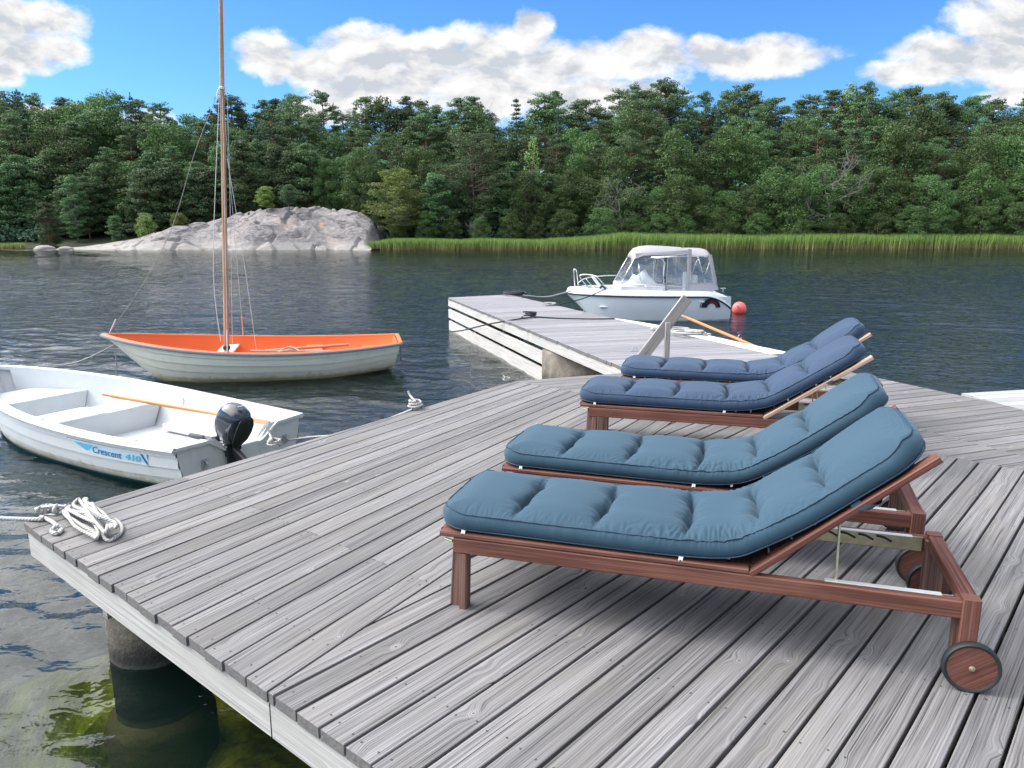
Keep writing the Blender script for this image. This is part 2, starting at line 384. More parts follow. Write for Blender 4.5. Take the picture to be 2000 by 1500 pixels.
def mat_leaf(name, a, b, c3, trans=0.25, hue=0.02):
    m, T, p, out = material(name)
    oi = T.node('ShaderNodeObjectInfo'); geo = T.node('ShaderNodeNewGeometry')
    tc = T.node('ShaderNodeTexCoord')
    n = T.noise(tc.outputs['Object'], 0.55, 3, 0.6)
    f = T.math('ADD', T.math('MULTIPLY', geo.outputs['Random Per Island'], 0.45), T.math('MULTIPLY', n.outputs['Fac'], 0.55))
    col = T.ramp(f, [(0.2, a), (0.5, b), (0.82, c3)])
    hsv = T.node('ShaderNodeHueSaturation')
    T.l.new(T.math('ADD', 0.5 - hue, T.math('MULTIPLY', oi.outputs['Random'], hue * 2)), hsv.inputs['Hue'])
    T.l.new(T.math('ADD', 0.60, T.math('MULTIPLY', oi.outputs['Random'], 0.80)), hsv.inputs['Value'])
    T.l.new(col, hsv.inputs['Color'])
    T.l.new(hsv.outputs[0], p.inputs['Base Color'])
    p.inputs['Roughness'].default_value = 0.6; p.inputs['Specular IOR Level'].default_value = 0.3
    tl = T.node('ShaderNodeBsdfTranslucent'); T.l.new(hsv.outputs[0], tl.inputs[0])
    mx = T.node('ShaderNodeMixShader'); mx.inputs[0].default_value = trans
    T.l.new(p.outputs[0], mx.inputs[1]); T.l.new(tl.outputs[0], mx.inputs[2]); T.l.new(mx.outputs[0], out.inputs[0])
    return m
M['pine'] = mat_leaf('pine needles', (0.039, 0.083, 0.040), (0.084, 0.151, 0.063), (0.159, 0.238, 0.083))
M['spruce'] = mat_leaf('spruce needles', (0.024, 0.059, 0.040), (0.045, 0.101, 0.061), (0.077, 0.154, 0.077))
M['broad'] = mat_leaf('broad leaves', (0.037, 0.081, 0.029), (0.079, 0.144, 0.044), (0.151, 0.217, 0.066), 0.3)
M['lightpine'] = mat_leaf('light green pine needles', (0.085, 0.127, 0.030), (0.162, 0.217, 0.047), (0.255, 0.303, 0.072))  # needles of a lighter, yellower green than the other pines
M['birch'] = mat_leaf('birch leaves', (0.12, 0.19, 0.06), (0.21, 0.30, 0.09), (0.33, 0.40, 0.14), 0.35)
M['bark'] = simple('brown bark', (0.13, 0.095, 0.075), 0.95, var=0.3, nscale=3)
M['barkred'] = simple('reddish pine bark', (0.24, 0.13, 0.085), 0.95, var=0.3, nscale=3)
M['barkpale'] = simple('bleached dead wood', (0.19, 0.175, 0.165), 0.95, var=0.2, nscale=3)
M['soil'] = simple('forest floor', (0.035, 0.045, 0.02), 1.0, var=0.4, nscale=1.5)


def mat_reed():
    m, T, p, out = material('reeds')
    geo = T.node('ShaderNodeNewGeometry'); _, _, z = T.sep(geo.outputs['Position'])
    col = T.ramp(geo.outputs['Random Per Island'], [(0.0, (0.120, 0.224, 0.047)), (0.5, (0.206, 0.327, 0.073)), (1.0, (0.318, 0.404, 0.120))])
    # dry straw-coloured stems low down, as real reeds have
    col = T.mix(T.smooth(T.math('ADD', z, T.math('MULTIPLY', geo.outputs['Random Per Island'], 0.2)), WZ + 0.5, WZ + 0.2), col, (0.32, 0.28, 0.14))
    T.l.new(col, p.inputs['Base Color']); p.inputs['Roughness'].default_value = 0.7
    tl = T.node('ShaderNodeBsdfTranslucent'); T.l.new(col, tl.inputs[0])
    mx = T.node('ShaderNodeMixShader'); mx.inputs[0].default_value = 0.35
    T.l.new(p.outputs[0], mx.inputs[1]); T.l.new(tl.outputs[0], mx.inputs[2]); T.l.new(mx.outputs[0], out.inputs[0])
    return m
M['reed'] = mat_reed()


def mat_bed():
    m, T, p, out = material('lake bed')
    o = T.node('ShaderNodeTexCoord').outputs['Object']
    n = T.noise(o, 1.6, 6, 0.65, 0.8); n2 = T.noise(o, 9.0, 5, 0.7, 1.0)
    f = T.math('ADD', T.math('MULTIPLY', n.outputs['Fac'], 0.7), T.math('MULTIPLY', n2.outputs['Fac'], 0.3))
    c = T.ramp(f, [(0.36, (0.076, 0.055, 0.009)), (0.48, (0.306, 0.272, 0.027)), (0.60, (0.663, 0.646, 0.081)), (0.72, (0.510, 0.425, 0.090))])
    T.l.new(c, p.inputs['Base Color']); p.inputs['Roughness'].default_value = 0.9
    T.l.new(T.bump(f, 0.8, 0.15), p.inputs['Normal'])
    return m
M['bed'] = mat_bed()


def mat_water():
    m, T, p, out = material('lake water')
    T.n.remove(p)
    pos = T.node('ShaderNodeNewGeometry').outputs['Position']
    x, y, z = T.sep(pos)
    P = T.comb(T.math('ADD', x, T.math('MULTIPLY', y, 0.18)), y, 0.0)
    calm = T.math('MULTIPLY', T.smooth(T.math('ADD', T.math('MULTIPLY', x, 0.5), y), 2.0, 8.5, 0.35, 1.0), T.smooth(y, 62.0, 46.0, 0.35, 1.0))
    w2 = T.noise(T.vmath('MULTIPLY', P, (3.0, 5.5, 1)).outputs[0], 1.0, 3, 0.55, 0.6)
    w3 = T.noise(T.vmath('MULTIPLY', P, (10.0, 15.0, 1)).outputs[0], 1.0, 2, 0.5, 0.5)
    far = T.smooth(y, 9.0, 30.0)
    h = T.math('MULTIPLY', w2.outputs['Fac'], T.math('ADD', 0.008, T.math('MULTIPLY', far, 0.032)))
    h = T.math('ADD', h, T.math('MULTIPLY', w3.outputs['Fac'], 0.014))
    h = T.math('MULTIPLY', h, calm)
    nrm = T.bump(h, 1.0, 1.0)
    fr = T.node('ShaderNodeFresnel'); fr.inputs['IOR'].default_value = 1.42; T.l.new(nrm, fr.inputs['Normal'])
    gl = T.node('ShaderNodeBsdfGlossy'); gl.inputs['Roughness'].default_value = 0.012; T.l.new(nrm, gl.inputs['Normal'])
    tr = T.node('ShaderNodeBsdfTransparent'); tr.inputs[0].default_value = (1, 1, 1, 1)
    df = T.node('ShaderNodeBsdfDiffuse'); df.inputs[0].default_value = (0.014, 0.060, 0.055, 1)      # light scattered back by the turbid water
    bd = T.node('ShaderNodeMixShader'); bd.inputs[0].default_value = 0.12; T.l.new(tr.outputs[0], bd.inputs[1]); T.l.new(df.outputs[0], bd.inputs[2])
    mx = T.node('ShaderNodeMixShader'); T.l.new(fr.outputs[0], mx.inputs[0]); T.l.new(bd.outputs[0], mx.inputs[1]); T.l.new(gl.outputs[0], mx.inputs[2])
    T.l.new(mx.outputs[0], out.inputs['Surface'])
    va = T.node('ShaderNodeVolumeAbsorption'); va.inputs['Color'].default_value = (0.50, 0.58, 0.22, 1); va.inputs['Density'].default_value = 1.0
    T.l.new(va.outputs[0], out.inputs['Volume'])
    return m
M['water'] = mat_water()

# ------------------------------------------------------------------ mesh helpers
RND = random.Random(7)


def link(name, verts, faces, mats, parent=None, smooth=False, uvs=None, mi=None, loc=None):
    me = bpy.data.meshes.new(name)
    me.from_pydata([tuple(v) for v in verts], [], [tuple(f) for f in faces])
    if not isinstance(mats, (list, tuple)): mats = [mats]
    for m in mats: me.materials.append(M[m] if isinstance(m, str) else m)
    if uvs is not None:
        l = me.uv_layers.new(name='UVMap')
        l.data.foreach_set('uv', np.asarray(uvs, dtype=np.float32).ravel())
    if mi is not None: me.polygons.foreach_set('material_index', np.asarray(mi, dtype=np.int32))
    if smooth: me.polygons.foreach_set('use_smooth', np.ones(len(me.polygons), dtype=bool))
    me.update()
    o = bpy.data.objects.new(name, me); C.objects.link(o)
    if parent is not None: o.parent = parent
    if loc is not None: o.location = loc
    return o


class MB:
    def __init__(s): s.v = []; s.f = []; s.uv = []; s.mi = []
    def add(s, verts, faces, uvs=None, mi=0):
        b = len(s.v); s.v += [tuple(v) for v in verts]
        k = 0
        for f in faces:
            s.f.append(tuple(b + i for i in f)); s.mi.append(mi)
            if uvs is not None:
                s.uv += [tuple(c) for c in uvs[k:k + len(f)]]; k += len(f)
            else: s.uv += [(0, 0)] * len(f)
        return s
    def prism(s, prof, p0, p1, X, Y, mi=0, u0=None, endmi=None):
        """extrude 2-D profile [(a,b)] (in axes X, Y) from p0 to p1; UV metres along/around"""
        p0 = Vector(p0); p1 = Vector(p1); X = Vector(X); Y = Vector(Y); n = len(prof)
        L = (p1 - p0).length
        if u0 is None: u0 = RND.uniform(0, 50)
        v0 = RND.uniform(0, 50)
        vs = [p0 + X * a + Y * b for a, b in prof] + [p1 + X * a + Y * b for a, b in prof]
        fs = []; uv = []; per = 0
        for i in range(n):
            j = (i + 1) % n
            d = math.hypot(prof[j][0] - prof[i][0], prof[j][1] - prof[i][1])
            fs.append((i, j, n + j, n + i)); uv += [(u0, v0 + per), (u0, v0 + per + d), (u0 + L, v0 + per + d), (u0 + L, v0 + per)]
            per += d
        s.add(vs, fs, uv, mi)
        em = mi if endmi is None else endmi
        b = len(s.v) - 2 * n
        s.f.append(tuple(b + i for i in reversed(range(n)))); s.mi.append(em); s.uv += [(u0 + prof[i][0] * .3, v0 + prof[i][1]) for i in reversed(range(n))]
        s.f.append(tuple(b + n + i for i in range(n))); s.mi.append(em); s.uv += [(u0 + prof[i][0] * .3, v0 + prof[i][1]) for i in range(n)]
        return s
    def beam(s, p0, p1, w, h, up=(0, 0, 1), c=0.004, mi=0, endmi=None):
        """square timber, centre line p0-p1, width w (sideways) and height h (along up), chamfered arrises"""
        p0 = Vector(p0); p1 = Vector(p1); d = (p1 - p0).normalized(); up = Vector(up)
        X = d.cross(up).normalized(); Y = X.cross(d).normalized()
        a, b = w / 2, h / 2; c = min(c, a * .45, b * .45)
        prof = [(-a + c, -b), (a - c, -b), (a, -b + c), (a, b - c), (a - c, b), (-a + c, b), (-a, b - c), (-a, -b + c)]
        return s.prism(prof, p0, p1, X, Y, mi, endmi=endmi)
    def box(s, lo, hi, c=0.003, mi=0):
        lo = Vector(lo); hi = Vector(hi); m = (lo + hi) / 2
        sz = hi - lo; ax = max(range(3), key=lambda i: sz[i])
        p0 = m.copy(); p1 = m.copy(); p0[ax] = lo[ax]; p1[ax] = hi[ax]
        up = Vector((0, 0, 1)) if ax != 2 else Vector((0, 1, 0))
        X = (p1 - p0).normalized().cross(up)
        w = abs(sz.dot(X)); h = abs(sz.dot(up))
        return s.beam(p0, p1, w, h, up, c, mi)
    def tube(s, pts, r, n=8, mi=0, closed=False, cap=True):
        pts = [Vector(p) for p in pts]; N = len(pts)
        rr = r if hasattr(r, '__len__') else [r] * N
        T = []
        for i in range(N):
            a = pts[(i - 1) % N if closed else max(i - 1, 0)]; b = pts[(i + 1) % N if closed else min(i + 1, N - 1)]
            t = (b - a); T.append(t.normalized() if t.length > 1e-9 else Vector((0, 0, 1)))
        up = Vector((0, 0, 1)) if abs(T[0].z) < 0.9 else Vector((1, 0, 0))
        X = T[0].cross(up).normalized()
        vs = []; L = [0.0]
        for i in range(N):
            if i: L.append(L[-1] + (pts[i] - pts[i - 1]).length)
            X = (X - T[i] * X.dot(T[i]))
            if X.length < 1e-6: X = T[i].orthogonal()
            X.normalize(); Y = T[i].cross(X)
            for k in range(n):
                a = 2 * PI * k / n
                vs.append(pts[i] + (X * math.cos(a) + Y * math.sin(a)) * rr[i])
        fs = []; uv = []
        for i in range(N if closed else N - 1):
            j = (i + 1) % N
            lj = L[j] if j else L[i] + (pts[0] - pts[i]).length
            for k in range(n):
                q = (k + 1) % n
                fs.append((i * n + k, i * n + q, j * n + q, j * n + k))
                uv += [(L[i], k / n), (L[i], (k + 1) / n), (lj, (k + 1) / n), (lj, k / n)]
        if cap and not closed:
            fs.append(tuple(reversed(range(n)))); uv += [(0, 0)] * n
            fs.append(tuple((N - 1) * n + k for k in range(n))); uv += [(0, 0)] * n
        return s.add(vs, fs, uv, mi)
    def lathe(s, prof, n=24, mi=0, M4=None, cap=True):
        """profile [(r, z)] turned about z"""
        vs = []; fs = []
        for r, z in prof:
            for k in range(n):
                a = 2 * PI * k / n; vs.append(Vector((r * math.cos(a), r * math.sin(a), z)))
        for i in range(len(prof) - 1):
            for k in range(n):
                q = (k + 1) % n
                fs.append((i * n + k, i * n + q, (i + 1) * n + q, (i + 1) * n + k))
        if cap and prof[0][0] > 1e-5: fs.append(tuple(reversed(range(n))))
        if cap and prof[-1][0] > 1e-5: fs.append(tuple((len(prof) - 1) * n + k for k in range(n)))
        if M4 is not None: vs = [M4 @ v for v in vs]
        return s.add(vs, fs, None, mi)
    def grid(s, rows, mi=0, closed=False, uv=None, flip=False):
        """rows: list of equal-length point lists"""
        m = len(rows[0]); vs = [p for r in rows for p in r]; fs = []; uvs = []
        for i in range(len(rows) - 1):
            for k in range(m if closed else m - 1):
                q = (k + 1) % m
                f = (i * m + k, i * m + q, (i + 1) * m + q, (i + 1) * m + k)
                if flip: f = f[::-1]
                fs.append(f)
        return s.add(vs, fs, None, mi)
    def link(s, name, mats, parent=None, smooth=False, loc=None):
        return link(name, s.v, s.f, mats, parent, smooth, s.uv, s.mi, loc)


def smooth_by_angle(o, ang=35):
    me = o.data
    me.polygons.foreach_set('use_smooth', np.ones(len(me.polygons), dtype=bool))
    me.set_sharp_from_angle(angle=R(ang))
    return o


def thing(name, label, cat, loc=(0, 0, 0), rz=0.0, group=None):
    o = bpy.data.objects.new(name, None); C.objects.link(o)
    o.empty_display_size = 0.1
    o.location = loc; o.rotation_euler = (0, 0, rz); o['label'] = label; o['category'] = cat
    if group: o['group'] = group
    return o


def tag(o, label, cat, group=None, kind=None):
    o['label'] = label; o['category'] = cat
    if group: o['group'] = group
    if kind: o['kind'] = kind
    return o


def struct(o):
    o['kind'] = 'structure'; return o


def catmull(pts, n=8, closed=False):
    pts = [Vector(p) for p in pts]; N = len(pts); out = []
    rng = range(N if closed else N - 1)
    for i in rng:
        g = lambda k: pts[k % N] if closed else pts[min(max(k, 0), N - 1)]
        a, b, c, d = g(i - 1), g(i), g(i + 1), g(i + 2)
        for k in range(n):
            t = k / n
            out.append(0.5 * ((2 * b) + (c - a) * t + (2 * a - 5 * b + 4 * c - d) * t * t + (3 * b - a - 3 * c + d) * t ** 3))
    if not closed: out.append(pts[-1])
    return out

def fbm(x, y, seed=0, octs=5, gain=0.5):
    """cheap value noise on numpy arrays"""
    x = np.asarray(x, float); y = np.asarray(y, float); out = np.zeros(np.broadcast(x, y).shape); a = 1.0; tot = 0
    for o in range(octs):
        xi = np.floor(x).astype(np.int64); yi = np.floor(y).astype(np.int64); xf = x - xi; yf = y - yi
        xf = xf * xf * (3 - 2 * xf); yf = yf * yf * (3 - 2 * yf)
        def h(i, j):
            n = (i * 374761393 + j * 668265263 + (seed + o * 17) * 1442695041) & 0xffffffff
            n = ((n ^ (n >> 13)) * 1274126177) & 0xffffffff
            return ((n ^ (n >> 16)) & 0xffff) / 65535.0
        out += a * ((h(xi, yi) * (1 - xf) + h(xi + 1, yi) * xf) * (1 - yf) + (h(xi, yi + 1) * (1 - xf) + h(xi + 1, yi + 1) * xf) * yf)
        tot += a; a *= gain; x = x * 2.03 + 5.1; y = y * 2.03 + 9.7
    return out / tot

# ------------------------------------------------------------------ water, lake bed, far land
def build_ground():
    # water: real waves on top, closed below so that it tints with depth
    ys = [-25., -15., -8., -4., -2., -1., 0.0]
    while ys[-1] < 68.2: ys.append(ys[-1] + max(.042, .0050 * ys[-1]))
    ys = np.array(ys); nc = 740; u = np.linspace(-1, 1, nc)
    W = 9 + 1.18 * np.maximum(ys, 0)
    X = W[:, None] * u[None, :]; Y = ys[:, None] * np.ones((1, nc))
    sp = np.maximum(np.maximum(.042, .0050 * np.abs(Y)), 2 * W[:, None] / nc)
    rs = np.random.RandomState(8); Z = np.zeros_like(X)
    wx = X + .9 * (fbm(X * .35, Y * .35, 31, 3) - .5) + .25 * (fbm(X * 1.3, Y * 1.3, 33, 2) - .5)
    wy = Y + .9 * (fbm(X * .35, Y * .35, 41, 3) - .5) + .25 * (fbm(X * 1.3, Y * 1.3, 43, 2) - .5)
    calm = np.clip((.5 * X + Y - 1.0) / 8.0, 0, 1); calm = .62 + .38 * calm * calm * (3 - 2 * calm)
    calm *= np.interp(Y, [0, 40, 56, 63], [1, 1, .75, .35])
    gust = fbm(X * .13, Y * .10, 51, 3); gust = .50 + 1.0 * np.clip((gust - .36) / .28, 0, 1)
    lam = np.exp(np.linspace(math.log(.12), math.log(1.9), 60))
    for i, l in enumerate(lam):
        th = R(72 + rs.normal() * 34); k = 2 * PI / l
        slope = (.027 if l < .42 else (.011 if l < 1.0 else .006))
        fade = np.clip((l / sp - 2.6) / 2.0, 0, 1)
        Z += fade * slope / k * np.sin(k * (wx * math.cos(th) + wy * math.sin(th)) + rs.uniform(0, 7))
    Z = WZ + Z * calm * gust * np.where(Y < .5, 0, 1)
    nr = len(ys); V = np.stack([X, Y, Z], -1).reshape(-1, 3)
    idx = np.arange(nr * nc).reshape(nr, nc)
    F = np.stack([idx[:-1, :-1], idx[:-1, 1:], idx[1:, 1:], idx[1:, :-1]], -1).reshape(-1, 4)
    ring = np.concatenate([idx[0, :], idx[1:, -1], idx[-1, -2::-1], idx[-2:0:-1, 0]])
    low = V[ring].copy(); low[:, 2] = -9; n0 = len(V); V = np.concatenate([V, low])
    rn = np.roll(ring, -1); li = np.arange(len(ring)) + n0; ln = np.roll(li, -1)
    F = np.concatenate([F, np.stack([ring, li, ln, rn], -1)])
    corner = [int(n0 + np.where(ring == q)[0][0]) for q in (idx[0, 0], idx[-1, 0], idx[-1, -1], idx[0, -1])]
    F = np.concatenate([F, np.array([corner])])
    me = bpy.data.meshes.new('lake_water'); me.vertices.add(len(V)); me.vertices.foreach_set('co', V.reshape(-1).astype(np.float32))
    me.loops.add(len(F) * 4); me.loops.foreach_set('vertex_index', F.reshape(-1).astype(np.int32)); me.polygons.add(len(F)); me.polygons.foreach_set('loop_start', np.arange(len(F), dtype=np.int32) * 4)
    sm = np.zeros(len(F), dtype=bool); sm[:(nr - 1) * (nc - 1)] = True; me.polygons.foreach_set('use_smooth', sm)
    me.materials.append(M['water']); me.update(calc_edges=True)
    o = bpy.data.objects.new('lake_water', me); C.objects.link(o); struct(o)
    xs = np.concatenate([np.linspace(-80, -8, 14), np.linspace(-7, 8, 61), np.linspace(9, 80, 14)])
    ys = np.concatenate([np.linspace(-20, 0, 8), np.linspace(0.25, 9, 50), np.linspace(10, 70, 30)])
    X, Y = np.meshgrid(xs, ys)
    tt = (X + 2.545) * math.cos(R(49.4)) + (Y - 3.817) * math.sin(R(49.4))      # distance in under the deck from its front edge
    Z = WZ - 0.50 - 1.6 * np.clip((.42 - tt) / 1.1, 0, 1) - 0.45 * np.clip(Y - 5.0, 0, 7) - .25 * np.clip(-2.0 - X, 0, 3) - 0.05 * np.clip(-X, 0, 6) * 1.0 + 0.35 * (fbm(X * 1.1, Y * 1.1, 3) - .5) + 0.15 * (fbm(X * 4, Y * 4, 5) - .5)
    Z = np.where(Y > 58, np.minimum(Z + (Y - 58) * 0.3, WZ - .3), Z)
    rows = [[(X[i, j], Y[i, j], Z[i, j]) for j in range(len(xs))] for i in range(len(ys))]
    struct(MB().grid(rows).link('lake_bed', 'bed', smooth=True))
    # far shore land
    xs = np.linspace(-110, 110, 111); ys = np.linspace(61, 150, 60)
    X, Y = np.meshgrid(xs, ys)
    shore = 66.2 + 0.8 * np.sin(X * .11) + 0.6 * fbm(X * .3, X * 0, 2)
    d = Y - shore
    Z = WZ + np.where(d < 0, d * 0.25, 0.12 * d - 0.0006 * d * d) + 0.8 * (fbm(X * .12, Y * .12, 8) - .5) * np.clip(d / 6, 0, 1)
    rows = [[(X[i, j], Y[i, j], Z[i, j]) for j in range(len(xs))] for i in range(len(ys))]
    struct(MB().grid(rows).link('far_shore_ground', 'soil', smooth=True))


def land_z(x, y):
    shore = 66.2 + 0.8 * math.sin(x * .11) + 0.6 * float(fbm(x * .3, 0.0, 2)); d = y - shore
    return WZ + (d * .25 if d < 0 else 0.12 * d - 0.0006 * d * d) + 0.8 * (float(fbm(x * .12, y * .12, 8)) - .5) * min(max(d / 6, 0), 1)


# ------------------------------------------------------------------ decks
A0 = np.array([-2.545, 3.817])
E1 = np.array([math.cos(R(49.4)), math.sin(R(49.4))]); E2 = np.array([E1[1], -E1[0]])


def P(s, t): return A0 + E2 * s + E1 * t


def clip(poly, n, c):
    """keep the part with p.n <= c"""
    out = []
    for i in range(len(poly)):
        a = poly[i]; b = poly[(i + 1) % len(poly)]; da = a @ n - c; db = b @ n - c
        if da <= 0: out.append(a)
        if da * db < 0: out.append(a + (b - a) * da / (da - db))
    return out


def half(a, b):
    """half plane to the LEFT of a->b kept"""
    d = np.array(b) - np.array(a); n = np.array([d[1], -d[0]]) / np.linalg.norm(d)
    return n, float(n @ np.array(a))


def plank(mb, poly, dirv, top=0.0, th=0.042, c=0.0022, gap=None, warp=0.0, mi_end=1):
    """a board of any convex outline with eased top edges; board direction dirv for the grain"""
    if len(poly) < 3: return
    ar = 0.0
    for i in range(len(poly)):
        a = poly[i]; b = poly[(i + 1) % len(poly)]; ar += a[0] * b[1] - b[0] * a[1]
    if ar < 0: poly = poly[::-1]; ar = -ar
    if ar < 0.004: return
    q = []
    for p in poly:                                     # drop near duplicates
        if not q or np.linalg.norm(p - q[-1]) > 0.004: q.append(p)
    if len(q) > 2 and np.linalg.norm(q[0] - q[-1]) < 0.004: q.pop()
    poly = q
    if len(poly) < 3: return
    n = len(poly); ins = []
    for i in range(n):
        a, b, d = poly[i - 1], poly[i], poly[(i + 1) % n]
        e1 = (b - a) / np.linalg.norm(b - a); e2 = (d - b) / np.linalg.norm(d - b)
        n1 = np.array([-e1[1], e1[0]]); n2 = np.array([-e2[1], e2[0]])
        m = n1 + n2; m /= max(0.35, (1 + n1 @ n2)); ins.append(b + m * c)
    dv = np.array(dirv) / np.linalg.norm(dirv); nv = np.array([-dv[1], dv[0]])
    u0, v0 = RND.uniform(0, 60), RND.uniform(0, 60)
    dz = [RND.uniform(-1, 1) * warp for _ in range(n)]
    vs = [(p[0], p[1], top + dz[i]) for i, p in enumerate(ins)] + [(p[0], p[1], top - c + dz[i]) for i, p in enumerate(poly)] + [(p[0], p[1], top - th) for p in poly]
    uvf = lambda p: (p @ dv + u0, p @ nv + v0)
    fs = [tuple(range(n))]; uv = [uvf(p) for p in ins]; mi = [0]
    for i in range(n):
        j = (i + 1) % n
        fs.append((n + i, n + j, j, i)); uv += [uvf(poly[i]), uvf(poly[j]), uvf(ins[j]), uvf(ins[i])]; mi.append(0)
        fs.append((2 * n + i, 2 * n + j, n + j, n + i))
        e = poly[j] - poly[i]; along = abs((e / np.linalg.norm(e)) @ dv)
        a, b = uvf(poly[i]), uvf(poly[j])
        uv += [(a[0], a[1] + .03), (b[0], b[1] + .03), b, a]; mi.append(0 if along > 0.8 else mi_end)
    fs.append(tuple(2 * n + i for i in reversed(range(n)))); uv += [uvf(p) for p in reversed(poly)]; mi.append(0)
    b = len(mb.v); mb.v += vs; mb.f += [tuple(b + i for i in f) for f in fs]; mb.uv += uv; mb.mi += mi


def screw(mb, p, z=0.0, r=0.0042, mi=2):
    a0 = RND.uniform(0, 1); n = 6
    mb.add([(p[0] + r * math.cos(a0 + 2 * PI * k / n), p[1] + r * math.sin(a0 + 2 * PI * k / n), z + 0.0008) for k in range(n)], [tuple(range(n))], None, mi)


def build_main_deck():
    t = thing('wooden_deck', 'large angled deck of weathered grey boards under the loungers', 'deck')
    mb = MB()
    seam_t = 4.43
    bnd_l = half(P(-0.43, 4.45), P(0, 0))                       # left edge of the deck, water to the left: keep right
    seam = half(P(9, 4.39), P(-1, 4.455))
    # left field: boards fan towards a distant point
    V = np.array([22.47, 42.27])
    s_right0 = 2.284
    starts = [2.284, 2.151, 2.003, 1.872, 1.743, 1.619, 1.486, 1.344, 1.211, 1.083, 0.947, 0.815, 0.685, 0.555, 0.411, 0.257, 0.126, -0.01, -0.14, -0.27, -0.40, -0.53]
    g = 0.0050
    for k in range(len(starts) - 1):
        a, b = P(starts[k], -0.014), P(starts[k + 1], -0.014)
        da = (V - a) / np.linalg.norm(V - a); db = (V - b) / np.linalg.norm(V - b)
        gg = g * RND.uniform(0.6, 1.25); g2 = g * RND.uniform(0.6, 1.25)
        nr = np.array([da[1], -da[0]])
        ov = RND.uniform(-0.005, 0.004)
        poly = [a - nr * gg + da * ov, a - nr * gg + da * 6, b + nr * g2 + db * 6, b + nr * g2 + db * ov]
        poly = clip(poly, *seam); poly = clip(poly, *bnd_l) if len(poly) > 2 else poly
        if len(poly) < 3: continue
        joint = (k % 2 == 0)
        if joint:
            jn, jc = E1, float(E1 @ P(0, 0.892))
            plank(mb, clip(poly, jn, jc - 0.0012), da, warp=.0007); plank(mb, clip(poly, -jn, -(jc + 0.0012)), da, warp=.0007)
        else: plank(mb, poly, da, warp=.0007)
        mid = (a + b) / 2; dm = (V - mid) / np.linalg.norm(V - mid); wv = np.array([dm[1], -dm[0]])
        for tt in (0.04, 0.32, 0.87, 0.915, 1.5, 2.1, 2.7, 3.3, 3.9, 4.37):
            if tt in (0.87, 0.915) and not joint: continue
            for sd in (-1, 1):
                p = mid + dm * (tt + RND.uniform(-.012, .012)) + wv * sd * (0.036 + RND.uniform(-.006, .006))
                n, c = bnd_l
                if p @ n < c - .02: screw(mb, p)
    # right field: parallel boards, trimmed to the fan along a long diagonal
    a = P(s_right0, -0.014); d = (V - a) / np.linalg.norm(V - a)
    diag = half(a + d * 6 + np.array([d[1], -d[0]]) * g, a + np.array([d[1], -d[0]]) * g)
    s = 2.322 - 0.1262 * 9; k = 0
    while s < 9.2:
        w = 0.1262 if s > 2.2 else 0.1262
        gg = g * RND.uniform(0.9, 1.5); g2 = g * RND.uniform(0.9, 1.5)
        ov = RND.uniform(-0.005, 0.004)
        poly = [P(s + gg, -0.014 + ov), P(s + w - g2, -0.014 + ov), P(s + w - g2, 5), P(s + gg, 5)]
        poly = clip(poly, *seam); poly = clip(poly, *diag)
        if len(poly) > 2:
            plank(mb, poly, E1, warp=.0007)
            for tt in (0.04, 0.32, 0.9, 1.5, 2.1, 2.7, 3.3, 3.9, 4.37):
                for sd in (-1, 1):
                    p = P(s + w / 2 + sd * 0.036 + RND.uniform(-.006, .006), tt + RND.uniform(-.012, .012))
                    n, c = diag
                    if p @ n < c - .01: screw(mb, p)
        s += w; k += 1
    mb.link('decking', ['deck', 'endgrain', 'screw'], t)
    # second field, boards across
    mb = MB()
    B = P(-0.43, 4.445); ang = R(20.4); d2 = np.array([math.cos(ang), math.sin(ang)]); n2 = np.array([-d2[1], d2[0]])
    edge_r = half((4.55, 5.78), (3.2, 8.63)) ; edge_r = half((6.2, 2.3), (3.2, 8.66))
    back = half((3.2, 8.66), B)
    seam2 = half(P(-1, 4.459), P(9, 4.394))
    jl = half((3.56, 4.73), (1.7, 8.55))
    region = [np.array([-3., 2.]), np.array([9., 2.]), np.array([9., 10.]), np.array([-3., 10.])]
    o0 = float(n2 @ B)
    for side in (0, 1):
        w = 0.134; kk = 0
        o = o0 + 0.004 - (0.0 if side == 0 else 0.058)
        while o > o0 - 6.2:
            gg = 0.0044
            a = np.array([0., 0.]) + n2 * (o - gg); b = n2 * (o - w + gg)
            poly = [b - d2 * 6, b + d2 * 12, a + d2 * 12, a - d2 * 6]
            for h in (edge_r, back, seam2):
                poly = clip(poly, *h) if len(poly) > 2 else poly
            if len(poly) > 2: poly = clip(poly, *((jl[0], jl[1] - .0015) if side == 0 else (-jl[0], -(jl[1] + .0015))))
            if len(poly) > 2:
                # cut the long boards at random joints
                lo = min(p @ d2 for p in poly); hi = max(p @ d2 for p in poly)
                if hi - lo > 2.2 and side == 1 or hi - lo > 3:
                    c = lo + (hi - lo) * RND.uniform(.35, .65)
                    plank(mb, clip(poly, d2, c - .001), d2, warp=.0005); plank(mb, clip(poly, -d2, -c - .001), d2, warp=.0005)
                else: plank(mb, poly, d2, warp=.0005)
                mid = n2 * (o - w / 2)
                x = lo + .05
                while x < hi:
                    for sd in (-1, 1): 
                        if all(((mid + d2 * x + n2 * sd * .04) @ h[0]) < h[1] - .01 for h in (edge_r, back, seam2)): screw(mb, mid + d2 * x + n2 * sd * .04)
                    x += .6
            o -= w
    o2 = mb.link('decking', ['deck', 'endgrain', 'screw'], t)
    # fascia along the front, two lengths, butt joint by the diagonal
    z = -0.042 - 0.0565
